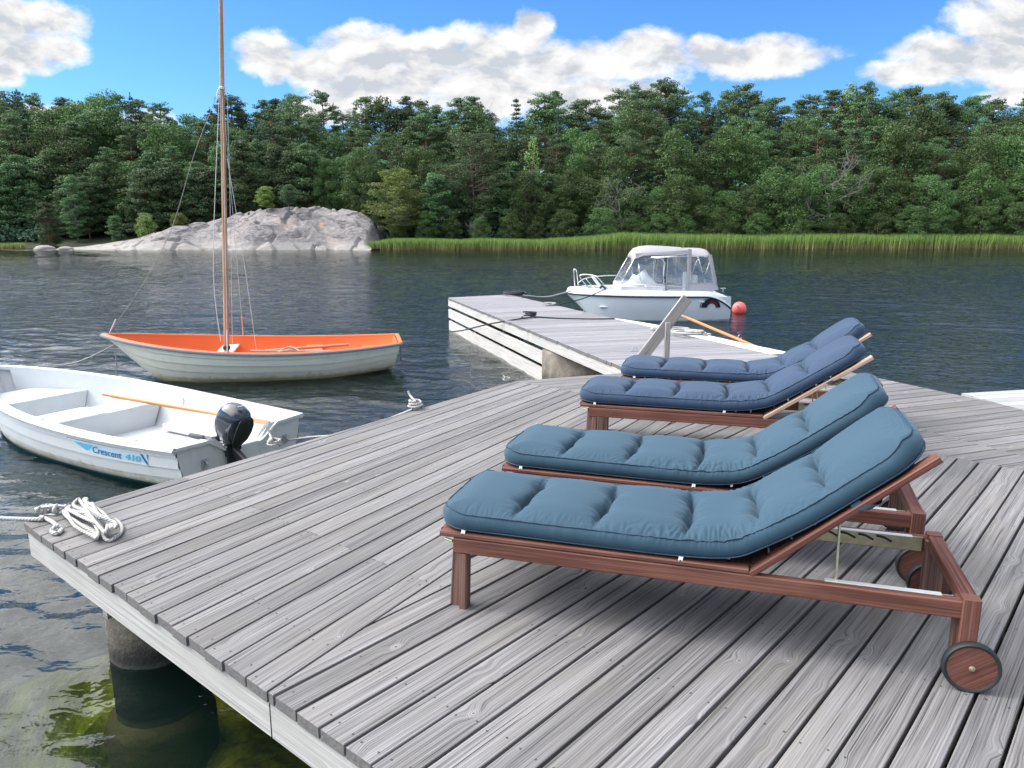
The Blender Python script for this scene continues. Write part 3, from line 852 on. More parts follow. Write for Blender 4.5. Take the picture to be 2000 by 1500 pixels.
    for i, (s0, s1) in enumerate(((0.02, 2.275), (2.283, 5.2), (5.206, 8.5))):
        mb = MB(); a = P(s0, 0.012); b = P(s1, 0.012)
        mb.beam((a[0], a[1], z - .012), (b[0], b[1], z - .012), 0.034, 0.142, c=.002, endmi=1)
        mb.link('fascia_board', ['fascia', 'endgrain'], t)
    for a, b, off in ((P(0.02, 0.03), P(-0.40, 4.4), .0), ((P(-.40, 4.42)), (3.18, 8.6), 0.), ((3.2, 8.6), (6.15, 2.35), 0)):
        mb = MB(); a = np.array(a); b = np.array(b); d = (b - a) / np.linalg.norm(b - a); nn = np.array([d[1], -d[0]]) * .035
        mb.beam((a[0] + nn[0], a[1] + nn[1], z - .012), (b[0] + nn[0], b[1] + nn[1], z - .012), 0.034, 0.142, c=.002, endmi=1)
        mb.link('fascia_board', ['fascia', 'endgrain'], t)
    # joists below
    mb = MB()
    for tt in (0.32, 0.9, 1.5, 2.1, 2.7, 3.3, 3.9, 4.33):
        a = P(-0.0 - .09 * tt + .05, tt); b = P(8.6, tt); mb.beam((a[0], a[1], z - .015), (b[0], b[1], z - .015), .045, .145, c=.002)
    for k in range(6):
        q = np.array(B) + d2 * (0.30 + k * .55)
        e = q + (np.array([math.cos(R(-65)), math.sin(R(-65))])) * 3.2
        q = q + (np.array([math.cos(R(-65)), math.sin(R(-65))])) * .12
        mb.beam((q[0], q[1], z - .016), (e[0], e[1], z - .016), .045, .142, c=.002)
    mb.link('joists', 'darkgap', t)
    # heavy bearers whose ends peep out under the fascia
    for s in (0.78, 2.55):
        mb = MB(); a = P(s, 0.05); b = P(s, 4.1)
        mb.beam((a[0], a[1], z - .145), (b[0], b[1], z - .145), .05, .10, c=.003)
        mb.link('bearer', 'rail', t)
    # concrete piles
    for (px, py, r, mt) in ((-1.885, 3.71, .215, 'concrete'), (0.05, 2.33, .13, 'fascia'), (0.15, 5.0, .25, 'concrete'), (1.6, 3.4, .25, 'concrete'), (-.2, 7.0, .2, 'concrete'), (3.0, 7.9, .22, 'concrete'), (3.4, 1.5, .22, 'concrete')):
        mb = MB(); mb.lathe([(r + .07, -3.4), (r + .06, -1.06), (r + .04, -1.01), (r + .0, -.99), (r, -.8), (r * 1.0, -.4), (r * 1.0, -0.19)], 40)
        o = mb.link('pile', mt, t, smooth=True, loc=(px, py, 0)); smooth_by_angle(o, 50)
    return t


def build_pier():
    t = thing('pier', 'grey plank pier with pale side boards running out to the motorboat', 'pier')
    a, b, c, d = np.array([-1.33, 16.05]), np.array([-0.08, 16.75]), np.array([3.22, 8.70]), np.array([1.28, 7.98])
    cut = [half(a, d), half(d, c), half(c, b), half(b, a)]
    mb = MB(); ang = R(15.0); dv = np.array([math.cos(ang), math.sin(ang)]); nv = np.array([-dv[1], dv[0]])
    o = 5.5
    while o < 18.6:
        w = .128
        p = [nv * o - dv * 5, nv * o + dv * 12, nv * (o + w - .007) + dv * 12, nv * (o + w - .007) - dv * 5]
        j = RND.uniform(-.006, .006)
        for i, (n, cc) in enumerate(cut):
            # boards overhang unevenly on the long sides
            p = clip(p, n, cc + (j if i in (0, 2) else -.004)) if len(p) > 2 else p
        if len(p) > 2: plank(mb, p, dv, warp=.001)
        o += w
    mb.link('decking', ['pierdeck', 'endgrain'], t)
    e = (d - a) / np.linalg.norm(d - a); n = np.array([e[1], -e[0]]); n = -n if n[0] > 0 else n
    L = np.linalg.norm(d - a)
    def side(u0, u1, z0, z1, name='side_plank', off=0.0):
        mb = MB(); p = a + e * u0 + n * (-.03 + off); q = a + e * u1 + n * (-.03 + off)
        mb.beam((p[0], p[1], (z0 + z1) / 2), (q[0], q[1], (z0 + z1) / 2), .045, z1 - z0, c=.003, endmi=1)
        mb.link(name, ['fascia', 'endgrain'], t)
    side(0.0, 5.05, -.175, -.03, 'fascia_board'); side(5.06, L - .03, -.175, -.03, 'fascia_board')
    side(0.02, 5.68, -.415, -.235, off=.004); side(0.02, 5.68, -.70, -.475, off=-.002)
    mb = MB()
    for u in (.1, 1.9, 3.7, 5.63):
        mb = MB(); p = a + e * u + n * (-.085); mb.beam((p[0], p[1], -.75), (p[0], p[1], -.19), .06, .09, up=(e[0], e[1], 0), c=.003); mb.link('plank_batten', 'black', t)
    # end and far side
    for (p, q) in ((a, b), (b, c)):
        ee = (q - p) / np.linalg.norm(q - p); nn = np.array([ee[1], -ee[0]])
        mb = MB(); mb.beam((p[0] + ee[0] * .05 + nn[0] * .03, p[1] + ee[1] * .05 + nn[1] * .03, -.11), (q[0] - ee[0] * .05 + nn[0] * .03, q[1] - ee[1] * .05 + nn[1] * .03, -.11), .045, .16, c=.003)
        mb.link('fascia_board', ['fascia', 'endgrain'], t)
    mb = MB(); mb.lathe([(.78, -3), (.78, -.6), (.78, -.22), (.75, -.19)], 56)
    smooth_by_angle(mb.link('concrete_caisson', 'concrete', t, loc=(1.20, 10.65, 0)), 50)
    mb = MB(); mb.lathe([(.5, -5), (.5, -.19)], 40)
    smooth_by_angle(mb.link('concrete_caisson', 'concrete', t, loc=(-.35, 15.6, 0)), 50)
    for (u, w) in ((2.0, .35), (2.0, 1.2)):
        pass
    return t


def build_gangway():
    t = thing('gangway', 'pale bleached gangway running off to the right from the deck', 'gangway', (4.12, 6.93, 0), R(13.0))
    mb = MB()
    for k in range(9):
        mb.beam((0.0 if k else .0, -.07 - k * .128, -.012), (5, -.07 - k * .128, -.012), .122, .026, c=.003)
    mb.link('decking', 'ramp', t)
    mb = MB()
    for y in (-.03, -1.12): mb.beam((.08, y, -.1), (5, y, -.1), .045, .14)
    mb.link('bearers', 'fascia', t)


def build_handrail():
    t = thing('ladder_handrail', 'slanting timber handrail propped on a post where the pier begins', 'handrail', (1.62, 8.02, 0), R(4))
    mb = MB(); mb.beam((-.40, 0, -.05), (.20, 0, .765), .036, .115, up=(0, 0, 1), c=.004); mb.link('slanting_rail', 'rail', t)
    mb = MB(); mb.beam((-.005, -.042, -.06), (-.005, -.042, .515), .052, .045, up=(0, 1, 0), c=.004); mb.link('post', 'rail', t)
    mb = MB(); mb.beam((-.30, .05, .035), (.5, .05, .035), .05, .06, up=(0, 0, 1), c=.004); mb.link('foot_beam', 'rail', t)


build_ground(); build_main_deck(); build_pier(); build_gangway(); build_handrail()

# ------------------------------------------------------------------ sun loungers and cushions
def rot_y(pts, ang, o):
    c, s = math.cos(ang), math.sin(ang); return [(o[0] + x * c - z * s, y, o[1] + x * s + z * c) for x, y, z in pts]


PIV = (1.140, 0.298)


def make_lounger(label, loc, hd, back):
    """x from the foot end to the wheels, y from the camera side to the far side"""
    t = thing('sun_lounger', label, 'sun lounger', loc, R(hd), 'four wooden sun loungers on the deck')
    W = 0.60
    def part(mb, name, mats, par=t, sm=None):
        o = mb.link(name, mats, par)
        if sm: smooth_by_angle(o, sm)
        return o
    for y in (0.022, W - 0.022):                                # long rails
        part(MB().beam((0.0, y, .273), (1.812, y, .273), .036, .062), 'side_rail', 'teak')
    for y in (0.030, W - 0.030):                                # foot legs, two laths each
        mb = MB(); sg = 1 if y < .3 else -1
        mb.beam((-.004, y + sg * .018, 0), (-.004 + .018, y + sg * .018, .285), .052, .034, up=(0, 1, 0)); mb.beam((.034, y + sg * .004, 0), (.040, y + sg * .004, .241), .030, .058, up=(0, 1, 0))
        part(mb, 'leg', 'teakdark')
        part(MB().beam((1.838, y - sg * .012, .125 if True else 0), (1.838, y - sg * .012, .317), .055, .05, up=(0, 1, 0)), 'rear_post', 'teak')
        part(MB().beam((1.838, y + sg * .028, .05), (1.838, y + sg * .028, .30), .075, .03, up=(0, 1, 0)), 'wheel_bracket', 'teakdark')
    part(MB().beam((1.838, .045, .290), (1.838, W - .045, .290), .052, .05), 'rear_crossbeam', 'teak')
    part(MB().beam((.02, .05, .262), (.02, W - .05, .262), .03, .05), 'front_crossbeam', 'teakdark')
    part(MB().beam((1.12, .045, .255), (1.12, W - .045, .255), .03, .05), 'middle_crossbeam', 'teakdark')
    # seat: two ledges and cross slats
    mb = MB()
    for y in (.030, W - .030): mb.beam((-.058, y, .3155), (1.128, y, .3155), .050, .019); mb.beam((-.03, y + (.045 if y < .3 else -.045), .3100), (1.12, y + (.045 if y < .3 else -.045), .3100), .04, .016)
    for k in range(13): 
        x = -.03 + k * .0945; mb.beam((x, .055, .316), (x, W - .055, .316), .084, .016)
    part(mb, 'seat_frame', 'teak')
    # backrest, hinged
    mb = MB(); Lb = 0.742
    for y in (.030, W - .030):
        p = rot_y([(0, y, 0.008), (Lb, y, 0.008)], R(back), PIV); mb.beam(p[0], p[1], .050, .024); p = rot_y([(0.02, y + (.045 if y < .3 else -.045), 0.002), (Lb - .02, y + (.045 if y < .3 else -.045), 0.002)], R(back), PIV); mb.beam(p[0], p[1], .040, .016)
    for k in range(7):
        x = .035 + k * .098; p = rot_y([(x, .062, .011), (x, W - .062, .011)], R(back), PIV); u = (-math.sin(R(back)), 0, math.cos(R(back)))
        mb.beam(p[0], p[1], .088, .016, up=u)
    part(mb, 'backrest', 'teakpale' if back < 37.5 else 'teak')
    # ratchet plates on the inner faces of the rails
    for y, s in ((0.0425, 1), (W - 0.0425, -1)):
        mb = MB(); mb.box((1.385, y - .0015, .246), (1.70, y + .0015, .302), .0005)
        mb.box((1.700, y - .002, .246), (1.792, y + .002, .306), .0005)
        pl = part(mb, 'ratchet_plate', 'brass')
        mb = MB()
        for k in range(4):
            x = 1.42 + k * .068
            mb.tube(catmull([(x, y + s * .002, .293), (x + .03, y + s * .002, .288), (x + .058, y + s * .002, .274)], 4), .0048, 6)
        part(mb, 'ratchet_slot', 'black', pl)
        mb = MB(); mb.box((1.385, y - .012 * (1 if s > 0 else 1), .3045), (1.755, y + .012, .3075), .0005)
        part(mb, 'slide_strip', 'alum', t)
    # support bail from the backrest down to the ratchet
    q = rot_y([(.36, .075, -.012), (.36, W - .075, -.012)], R(back), PIV); fx = 1.43 + (40 - back) * .01
    part(MB().tube([(fx, .048, .288), q[0], q[1], (fx, W - .048, .288)], .0045, 8), 'support_rod', 'brass', sm=60)
    # wheels, outside the frame
    for y in (-.020, W + .020):
        s = -1 if y < .3 else 1
        Mx = Matrix.Translation((1.853, y, .0875)) @ Matrix.Rotation(R(-90 * s), 4, 'X')
        mb = MB(); mb.lathe([(.0, -.011), (.076, -.011), (.0775, -.008), (.0775, .008), (.076, .011), (0, .011)], 40, 0, Mx)
        w = part(mb, 'wheel', 'teak', sm=40)
        for k in range(len(w.data.uv_layers[0].data)): pass
        uvl = w.data.uv_layers[0].data
        for pl in w.data.polygons:
            for li in pl.loop_indices:
                co = w.data.vertices[w.data.loops[li].vertex_index].co; uvl[li].uv = (3 + co.x * .8 + co.z * .6, 5 + co.z * .8 - co.x * .6)
        prof = [(.0755, -.0115), (.078, -.014), (.084, -.0155), (.0885, -.011), (.0895, 0), (.0885, .011), (.084, .0155), (.078, .014), (.0755, .0115)]
        part(MB().lathe(prof, 48, 0, Mx, False), 'tyre', 'black', w, 40)
        z = .0115
        part(MB().lathe([(0.0, z - .002), (.010, z - .001), (.010, z + .002), (.006, z + .004), (.005, z + .009), (0, z + .010)], 16, 0, Mx), 'hub_cap', 'brass', w, 40)
    # hinge bolt at the foot
    part(MB().tube([(-.045, .03, .288), (-.01, .022, .284)], .006, 8), 'latch_pin', 'brass')
    return t


def make_cushion(label, lounger, back, seed, mat='fabric', L=1.93, W=0.535, y0=0.025, slump=0.0):
    t = thing('lounger_cushion', label, 'cushion', lounger.location, lounger.rotation_euler.z, 'blue cushions on the sun loungers')
    # centre line of the underside, (x, z)
    cb, sb = math.cos(R(back)), math.sin(R(back))
    ctrl = [(-.075, .335), (.3, .334), (.70, .333), (.93, .337)]
    bl = lambda d, h=.030: (PIV[0] + d * cb - h * sb, PIV[1] + d * sb + h * cb)
    ctrl += [(1.08, .352 + .004), bl(.10, .058 - slump), bl(.28, .036), bl(.50, .032), bl(.726, .031)]
    cp = catmull([(x, 0, z) for x, z in ctrl], 30)
    Ls = [0.0]
    for i in range(1, len(cp)): Ls.append(Ls[-1] + (cp[i] - cp[i - 1]).length)
    tot = Ls[-1]; L = tot
    cx = np.array([p.x for p in cp]); cz = np.array([p.z for p in cp]); Ls = np.array(Ls)
    def frame(s):
        s = np.asarray(s, float)
        x = np.interp(s, Ls, cx); z = np.interp(s, Ls, cz)
        e = .035; xa = np.interp(s - e, Ls, cx); xb = np.interp(s + e, Ls, cx); za = np.interp(s - e, Ls, cz); zb = np.interp(s + e, Ls, cz)
        tx, tz = xb - xa, zb - za; l = np.hypot(tx, tz) + 1e-9; tx /= l; tz /= l
        x = np.where(s < 0, cx[0] + s, x); x = np.where(s > L, cx[-1] + (s - L) * tx, x); z = np.where(s > L, cz[-1] + (s - L) * tz, z)
        return x, z, -tz, tx
    rc = 0.125; NS, NW = 400, 84
    k = np.linspace(0, 1, NS); s = L * (0.5 - 0.5 * np.cos(PI * k)) * 0.35 + L * k * 0.65
    hw = np.full(NS, W / 2)
    for end in (s, L - s):
        m = end < rc
        hw = np.where(m, W / 2 - rc + np.sqrt(np.maximum(rc * rc - (rc - end) ** 2, 0)), hw)
    rs = np.random.RandomState(seed)
    creases = [0.322, 0.642, 0.975, 1.268, 1.545]
    v = np.sin(np.linspace(-1, 1, NW) * PI / 2)                     # denser near the sides
    S = s[:, None] * np.ones((1, NW)); Wd = hw[:, None] * v[None, :]
    edge = np.minimum(np.minimum(W / 2 - np.abs(Wd), S + .004), L - S + .004)
    edge = np.where((S < rc) | (L - S < rc), np.minimum(edge, hw[:, None] - np.abs(Wd) + np.minimum(S, L - S) * .6), edge)
    base = 0.066
    # pillows: high in the middle of each panel
    bounds = [-0.06] + creases + [L + .06]
    puff = np.zeros_like(S)
    for i in range(len(bounds) - 1):
        a, b = bounds[i], bounds[i + 1]; q = np.clip((S - a) / (b - a), 0, 1)
        puff = np.maximum(puff, np.where((S >= a) & (S <= b), (4 * q * (1 - q)) ** 0.42, 0))
    side = (np.clip(edge / .13, 0, 1)); side = np.sin(side * PI / 2) ** 0.75
    H = base + 0.033 * puff * side + 0.006 * side
    tuft = [-.095, .10]
    for ci, c in enumerate(creases):
        cc = c + .012 * np.sin(Wd * 9 + ci) + .008 * (fbm(Wd * 6 + seed, S * 0 + ci, 4) - .5)
        ds = np.abs(S - cc)
        span = np.clip(1.0 - np.maximum(np.abs(Wd - .0) - .115, 0) / .16, 0.18, 1)
        depth = (.024 if ci != 2 else .028) * span
        H -= (depth * .75 * np.exp(-(ds / .016) ** 1.2) + depth * .75 * np.exp(-(ds / .0065) ** 1.5)) * side ** .6
        for tv in tuft:
            r = np.hypot(ds * 1.0, (Wd - tv)); H -= .030 * np.exp(-(r / .028) ** 1.2) * side
        # gathers running out of the seams
        near = np.exp(-(ds / .055) ** 2) * side
        ph = fbm(Wd * 22 + seed * 3.1 + ci * 7, S * 2.5, seed + ci, 3)
        gath = np.abs(np.sin(ph * 26)) ** 1.6
        H += (.0070 if ci in (2,) else .0045) * (gath - .5) * near
    # creases fanning in from the piped edge
    nearp = np.exp(-((edge - .02) / .045) ** 2)
    ph = fbm(S * 13 + seed, Wd * 3, seed + 9, 3)
    bend = .35 + 1.1 * np.exp(-((S - 1.08) / .28) ** 2)
    H += .0062 * bend * (np.abs(np.sin(ph * 34)) ** 2 - .4) * nearp
    H += .007 * (fbm(S * 3.3, Wd * 4 + 3, seed + 2, 3) - .5) * side
    pw = .003 * (fbm(S * 5, Wd * 0 + 7, seed + 3, 2) - .5)          # wavering edges
    X, Z, NX, NZ = frame(S)
    yy = y0 + W / 2 + Wd * (1 + 0) + pw * np.sign(Wd)
    vx = X + NX * H; vz = Z + NZ * H
    verts = np.stack([vx, yy, vz], -1).reshape(-1, 3)
    faces = []
    for i in range(NS - 1):
        b = i * NW
        for j in range(NW - 1): faces.append((b + j, b + j + NW, b + j + NW + 1, b + j + 1))
    # wall below the piping: rows following the outline, bulging outwards
    loop = [(i, 0) for i in range(NS)] + [(NS - 1, j) for j in range(1, NW)] + [(i, NW - 1) for i in range(NS - 2, -1, -1)] + [(0, j) for j in range(NW - 2, 0, -1)]
    li = np.array([a * NW + b for a, b in loop]); n = len(loop)
    ls = np.array([S[a, b] for a, b in loop]); lw = np.array([Wd[a, b] for a, b in loop]); lh = np.array([H[a, b] for a, b in loop])
    ds_ = np.roll(ls, -1) - np.roll(ls, 1); dw_ = np.roll(lw, -1) - np.roll(lw, 1); l = np.hypot(ds_, dw_) + 1e-9
    ns, nw = -(-dw_) / l, -(ds_) / l
    if (nw[np.argmax(lw)] < 0): ns, nw = -ns, -nw
    rows = [li]; allv = [verts]; cnt = len(verts)
    wall_b = [(0.90, .007), (0.72, .0135), (0.5, .016), (0.28, .0135), (0.10, .006), (0.0, -.006), (-0.02, -.03)]
    wr = (fbm(ls * 8 + lw * 5, ls * 0 + seed, seed + 4, 3) - .5) * .010
    for hq, off in wall_b:
        off = off + (wr if 0.05 < hq < .95 else 0)
        x, z, nx, nz = frame(ls + ns * off); hh = lh * hq + (0.002 if hq <= 0 else 0)
        pv = np.stack([x + nx * hh, y0 + W / 2 + lw + nw * off, z + nz * hh], -1)
        allv.append(pv); rows.append(np.arange(cnt, cnt + n)); cnt += n
    for a, b in zip(rows[:-1], rows[1:]):
        for i in range(n):
            j = (i + 1) % n; faces.append((a[i], b[i], b[j], a[j]))
    # underside: the same grid, flat on the frame
    X0, Z0, NX0, NZ0 = frame(S)
    und = np.stack([X0 + NX0 * .003, y0 + W / 2 + Wd * .9, Z0 + NZ0 * .003], -1).reshape(-1, 3); allv.append(und)
    for i in range(NS - 1):
        b = cnt + i * NW
        for j in range(NW - 1): faces.append((b + j, b + j + 1, b + j + NW + 1, b + j + NW))
    V = np.concatenate(allv)
    o = link('cushion_body', V.tolist(), [tuple(int(q) for q in f) for f in faces], mat, t, True)
    # piping along the top and bottom seams
    st = max(1, n // 260)
    for hq, off, nm in ((1.0, .002, 'top_piping'), (0.06, .008, 'bottom_piping')):
        x, z, nx, nz = frame(ls + ns * off); hh = lh * hq + .001
        pts = [Vector((x[i] + nx[i] * hh[i], y0 + W / 2 + lw[i] + nw[i] * off, z[i] + nz[i] * hh[i])) for i in range(0, n, st)]
        q = [pts[0]]
        for p in pts[1:]:
            if (p - q[-1]).length > .006: q.append(p)
        if (q[0] - q[-1]).length < .006: q.pop()
        MB().tube(q, .0033, 6, closed=True).link(nm, 'piping', t, True)
    # stitched labels hanging over the frame, and the tie strap
    for sx in (.115, .965):
        x, z, nx, nz = frame(np.array([sx])); mb = MB()
        mb.prism([(-.008, -.0012), (.008, -.0012), (.008, .0012), (-.008, .0012)], (float(x[0]), y0 - .010, float(z[0]) + .004), (float(x[0]) - .003, y0 - .016, float(z[0]) - .022), (1, 0, 0), (0, 1, 0))
        tg = mb.link('label_tag', 'tag', t)
        mb = MB(); mb.box((float(x[0]) - .003, y0 - .0178, float(z[0]) - .014), (float(x[0]) + .001, y0 - .0145, float(z[0]) - .007), .0003)
        mb.link('printed_mark', 'piping', tg)
    d = .44
    pts = rot_y([(d, y0 - .005, .030), (d + .01, y0 - .020, .012), (d + .045, y0 - .021, -.012), (d + .06, y0 + .03, -.022)], R(back), PIV)
    mb = MB(); cpn = catmull(pts, 5); du = Vector((cb, 0, sb))
    for s_ in (1,):
        rows_ = [[p - du * .018, p + du * .018] for p in cpn]; mb.grid(rows_)
        rows_ = [[p - du * .018 + Vector((0, .003, 0)), p + du * .018 + Vector((0, .003, 0))] for p in cpn]; mb.grid(rows_)
    mb.link('tie_strap', 'strap', t)
    return t


LG = [('weathered hardwood sun lounger nearest the camera, its brass ratchet plate and wheels in view', (-.236, 2.889), -17.0, 40.6),
      ('hardwood sun lounger directly behind the nearest one, mostly hidden by blue cushions', (0.002, 3.712), -18.5, 38.5),
      ('third wooden sun lounger back, both foot legs showing below its darker cushion', (.52, 5.110), -16.0, 35.0),
      ('farthest wooden sun lounger, tucked in beside the handrail at the start of the pier', (.93, 6.02), -16.0, 36.0)]
CL = ['teal blue tufted cushion on the nearest lounger, seen full length', 'blue tufted cushion on the second lounger, lying close behind the nearest cushion',
      'greyish blue tufted cushion on the third lounger, in front of the farthest one', 'greyish blue cushion on the farthest lounger, nearest to the pier handrail']
for i, (lab, (x, y), hd, bk) in enumerate(LG):
    lo = make_lounger(lab, (x, y, 0), hd, bk)
    make_cushion(CL[i], lo, bk, 11 + i * 5, 'fabric' if i < 2 else 'fabric2', slump=(0, .006, .012, .0)[i])

# ------------------------------------------------------------------ boats
class Hull:
    """x from the transom to the bow, y to port (+), z up from the waterline"""
    def __init__(s, L, B, shape, z0, z1, sag, keel=-.10, rake=.35, pw=.62, tr=.06, kr=.30, ks=.05):
        s.ks = ks; s.L, s.B, s.shape, s.z0, s.z1, s.sag, s.keel, s.rake, s.pw, s.tr, s.kr = L, B, shape, z0, z1, sag, keel, rake, pw, tr, kr
    def sheer(s, t): return s.z0 * (1 - t) + s.z1 * t - s.sag * 4 * t * (1 - t)
    def kz(s, t): return s.keel + s.kr * max(0.0, (t - .72) / .28) ** 2.4 + s.ks * max(0, (.25 - t) / .25)
    def pt(s, t, q, side=1, out=0.0, inset=0.0, floor=None):
        """q 0 at the gunwale to 1 at the keel"""
        b = float(s.shape(t)) * s.B - inset; b = max(b, 0.0)
        sh, k = s.sheer(t), s.kz(t)
        a = q * PI / 2
        y = b * (math.cos(a) ** s.pw if q < 1 else 0) ; z = sh + (k - sh) * (1 - (1 - math.sin(a)) ** 1.0) ** 1.35
        y += out * max(0, 1 - q * .5)
        x = t * s.L + s.tr * q * (1 - t) ** 4 - s.rake * (q ** 1.3) * t ** 5
        if t >= .999: y = out * .5
        if floor is not None and z < floor: z = floor
        return Vector((x, y * side, z))
    def outer(s, name, mats, parent, nstr=7, lap=.011, n=56, transom=True, mi=0, notch=None, qlow=1.0):
        ts = [1 - (1 - k / n) ** 1.25 for k in range(n + 1)]
        mb = MB()
        qs = [qlow * (k / nstr) ** .92 for k in range(nstr + 1)]
        for side in (1, -1):
            for i in range(nstr):
                sub = 3; rows = []
                for t in ts:
                    f = 1 - max(0, (t - .9) / .1)
                    rows.append([s.pt(t, qs[i] + (qs[i + 1] - qs[i]) * k / sub, side, out=lap * f * k / sub) for k in range(sub + 1)])
                mb.grid(rows, mi, flip=(side == 1))
                rows = [[s.pt(t, qs[i + 1], side, out=lap * (1 - max(0, (t - .9) / .1))), s.pt(t, qs[i + 1] + .001, side, out=0)] for t in ts]
                mb.grid(rows, mi, flip=(side == 1))
        if transom:
            m = 26; pts = []
            for side, rng in ((1, range(m + 1)), (-1, range(m, -1, -1))):
                for k in rng: pts.append(s.pt(0, k / m, side))
            mid = []
            for p in pts: mid.append(Vector((p.x, 0, p.z)))
            rows = [[p, Vector((p.x, p.y * .75, p.z)), Vector((p.x, p.y * .5, p.z)), Vector((p.x, p.y * .3, p.z)), Vector((p.x, 0, p.z))] for p in pts[:m + 1]]
            if notch:
                for r in rows:
                    r[2].y = notch[0]; r[3].y = notch[1]
                    r[2].y = min(r[2].y, r[1].y - .0005 if r[1].y > .001 else r[1].y); r[3].y = min(r[3].y, r[2].y)
                    zt = rows[0][0].z
                    r[3].z = min(r[3].z, notch[2] + 0.0); r[4].z = min(r[4].z, notch[2])
            mb.grid(rows, mi); mb.grid([[Vector((p.x, -p.y, p.z)) for p in r] for r in rows], mi, flip=True)
        o = mb.link(name, mats, parent); smooth_by_angle(o, 28); return o
    def inner(s, name, mats, parent, inset=.05, floor=0.0, n=44, notch=None, t0=.012, t1=.97):
        mb = MB(); m = 14
        ts = [t0 + (t1 - t0) * k / n for k in range(n + 1)]
        for side in (1, -1):
            rows = []
            for t in ts:
                r = [s.pt(t, q * .93 / m, side, inset=inset, floor=floor) for q in range(m + 1)]
                r.append(Vector((r[-1].x, 0, max(floor, r[-1].z)))); rows.append(r)
            mb.grid(rows, flip=(side == -1))
        pts = [s.pt(t0, q * .93 / m, 1, inset=inset, floor=floor) for q in range(m + 1)]
        rows = [[p, Vector((p.x, p.y * .75, p.z)), Vector((p.x, p.y * .5, p.z)), Vector((p.x, p.y * .3, p.z)), Vector((p.x, 0, p.z))] for p in pts]
        if notch:
            for r in rows:
                r[2].y = min(notch[0], r[1].y); r[3].y = min(notch[1], r[2].y)
                r[3].z = min(r[3].z, notch[2]); r[4].z = min(r[4].z, notch[2])
        mb.grid(rows); mb.grid([[Vector((p.x, -p.y, p.z)) for p in r] for r in rows], flip=True)
        o = mb.link(name, mats, parent); smooth_by_angle(o, 35); return o
    def sweep(s, prof, t0=0.0, t1=1.0, n=60, q=0.0, inset=0.0):
        """closed profile [(outward, up)] carried along the sheer on both sides"""
        mb = MB(); ts = [t0 + (t1 - t0) * (1 - (1 - k / n) ** 1.4) for k in range(n + 1)]
        for side in (1, -1):
            P_ = [s.pt(t, q, side, inset=inset) for t in ts]; rows = []
            for i, p in enumerate(P_):
                a, b = P_[max(i - 1, 0)], P_[min(i + 1, n)]
                d = (b - a); d.z = 0; d.normalize(); nn = Vector((-d.y, d.x, 0)) * side
                if nn.dot(Vector((0, side, 0))) < 0: nn = -nn
                rr = []
                for o_, u in prof:
                    v = p + nn * o_ + Vector((0, 0, u))
                    if v.y * side < 0: v.y = 0
                    rr.append(v)
                rows.append(rr)
            mb.grid(rows, closed=True, flip=(side == 1))
            mb.add(rows[0], [tuple(range(len(prof))) if side == 1 else tuple(reversed(range(len(prof))))])
        return mb


def shape_row(t):
    m = .38
    return .86 + .14 * (1 - ((m - t) / m) ** 2) if t < m else (1 - min(max((t - m) / (1 - m), 0), 1) ** 2.3) ** .8


def shape_sail(t):
    m = .45
    return .55 + .45 * (1 - ((m - t) / m) ** 2) if t < m else (1 - min(max((t - m) / (1 - m), 0), 1) ** 2.2) ** .85


def shape_motor(t):
    m = .4
    return .92 + .08 * (1 - ((m - t) / m) ** 2) if t < m else (1 - min(max((t - m) / (1 - m), 0), 1) ** 2.5) ** .7


def text_mesh(body, size, shear=0.0, bold=0.0):
    cu = bpy.data.curves.new('lettering', 'FONT'); cu.body = body; cu.size = size; cu.shear = shear; cu.offset = bold; cu.resolution_u = 4
    o = bpy.data.objects.new('lettering', cu); C.objects.link(o)
    dg = bpy.context.evaluated_depsgraph_get(); me = bpy.data.meshes.new_from_object(o.evaluated_get(dg))
    v = [tuple(p.co) for p in me.vertices]; f = [tuple(p.vertices) for p in me.polygons]
    bpy.data.objects.remove(o); bpy.data.meshes.remove(me)
    return v, f


def gunwale_row(h, mat_cap, mat_strip, t, width=.085, notch_t=True):
    mb = h.sweep([(.034, -.045), (.040, -.020), (.040, -.008), (.028, .010), (.0, .016), (-.035, .014), (-.045, .004), (-.048, -.03), (-.01, -.03), (.01, -.045)])
    g = mb.link('gunwale', mat_cap, t); smooth_by_angle(g, 40)
    mb = h.sweep([(.036, -.030), (.046, -.027), (.049, -.019), (.046, -.011), (.036, -.008)])
    g2 = mb.link('rubbing_strip', mat_strip, t); smooth_by_angle(g2, 60)
    return g


def oar(mb, p0, p1, flip=False):
    """loom from p0 (handle) to p1 (blade end)"""
    p0 = Vector(p0); p1 = Vector(p1); d = (p1 - p0); L = d.length; d.normalize()
    pts = [p0 + d * k for k in (0, .012, .10, .16, .165, .24, L * .5, L * .70)]
    mb.tube(pts, [.012, .016, .017, .017, .022, .023, .022, .017], 12)
    X = d.cross(Vector((0, 0, 1))).normalized(); Y = X.cross(d)
    rows = []
    for k, (w, th) in ((.66, (.018, .017)), (.72, (.03, .014)), (.80, (.062, .007)), (.92, (.070, .005)), (.985, (.066, .005)), (1.0, (.05, .004))):
        c = p0 + d * (L * k); rows.append([c + X * w * math.cos(a) + Y * th * math.sin(a) for a in [2 * PI * i / 12 for i in range(12)]])
    mb.grid(rows, closed=True); mb.add(rows[-1], [tuple(range(12))])
    return mb


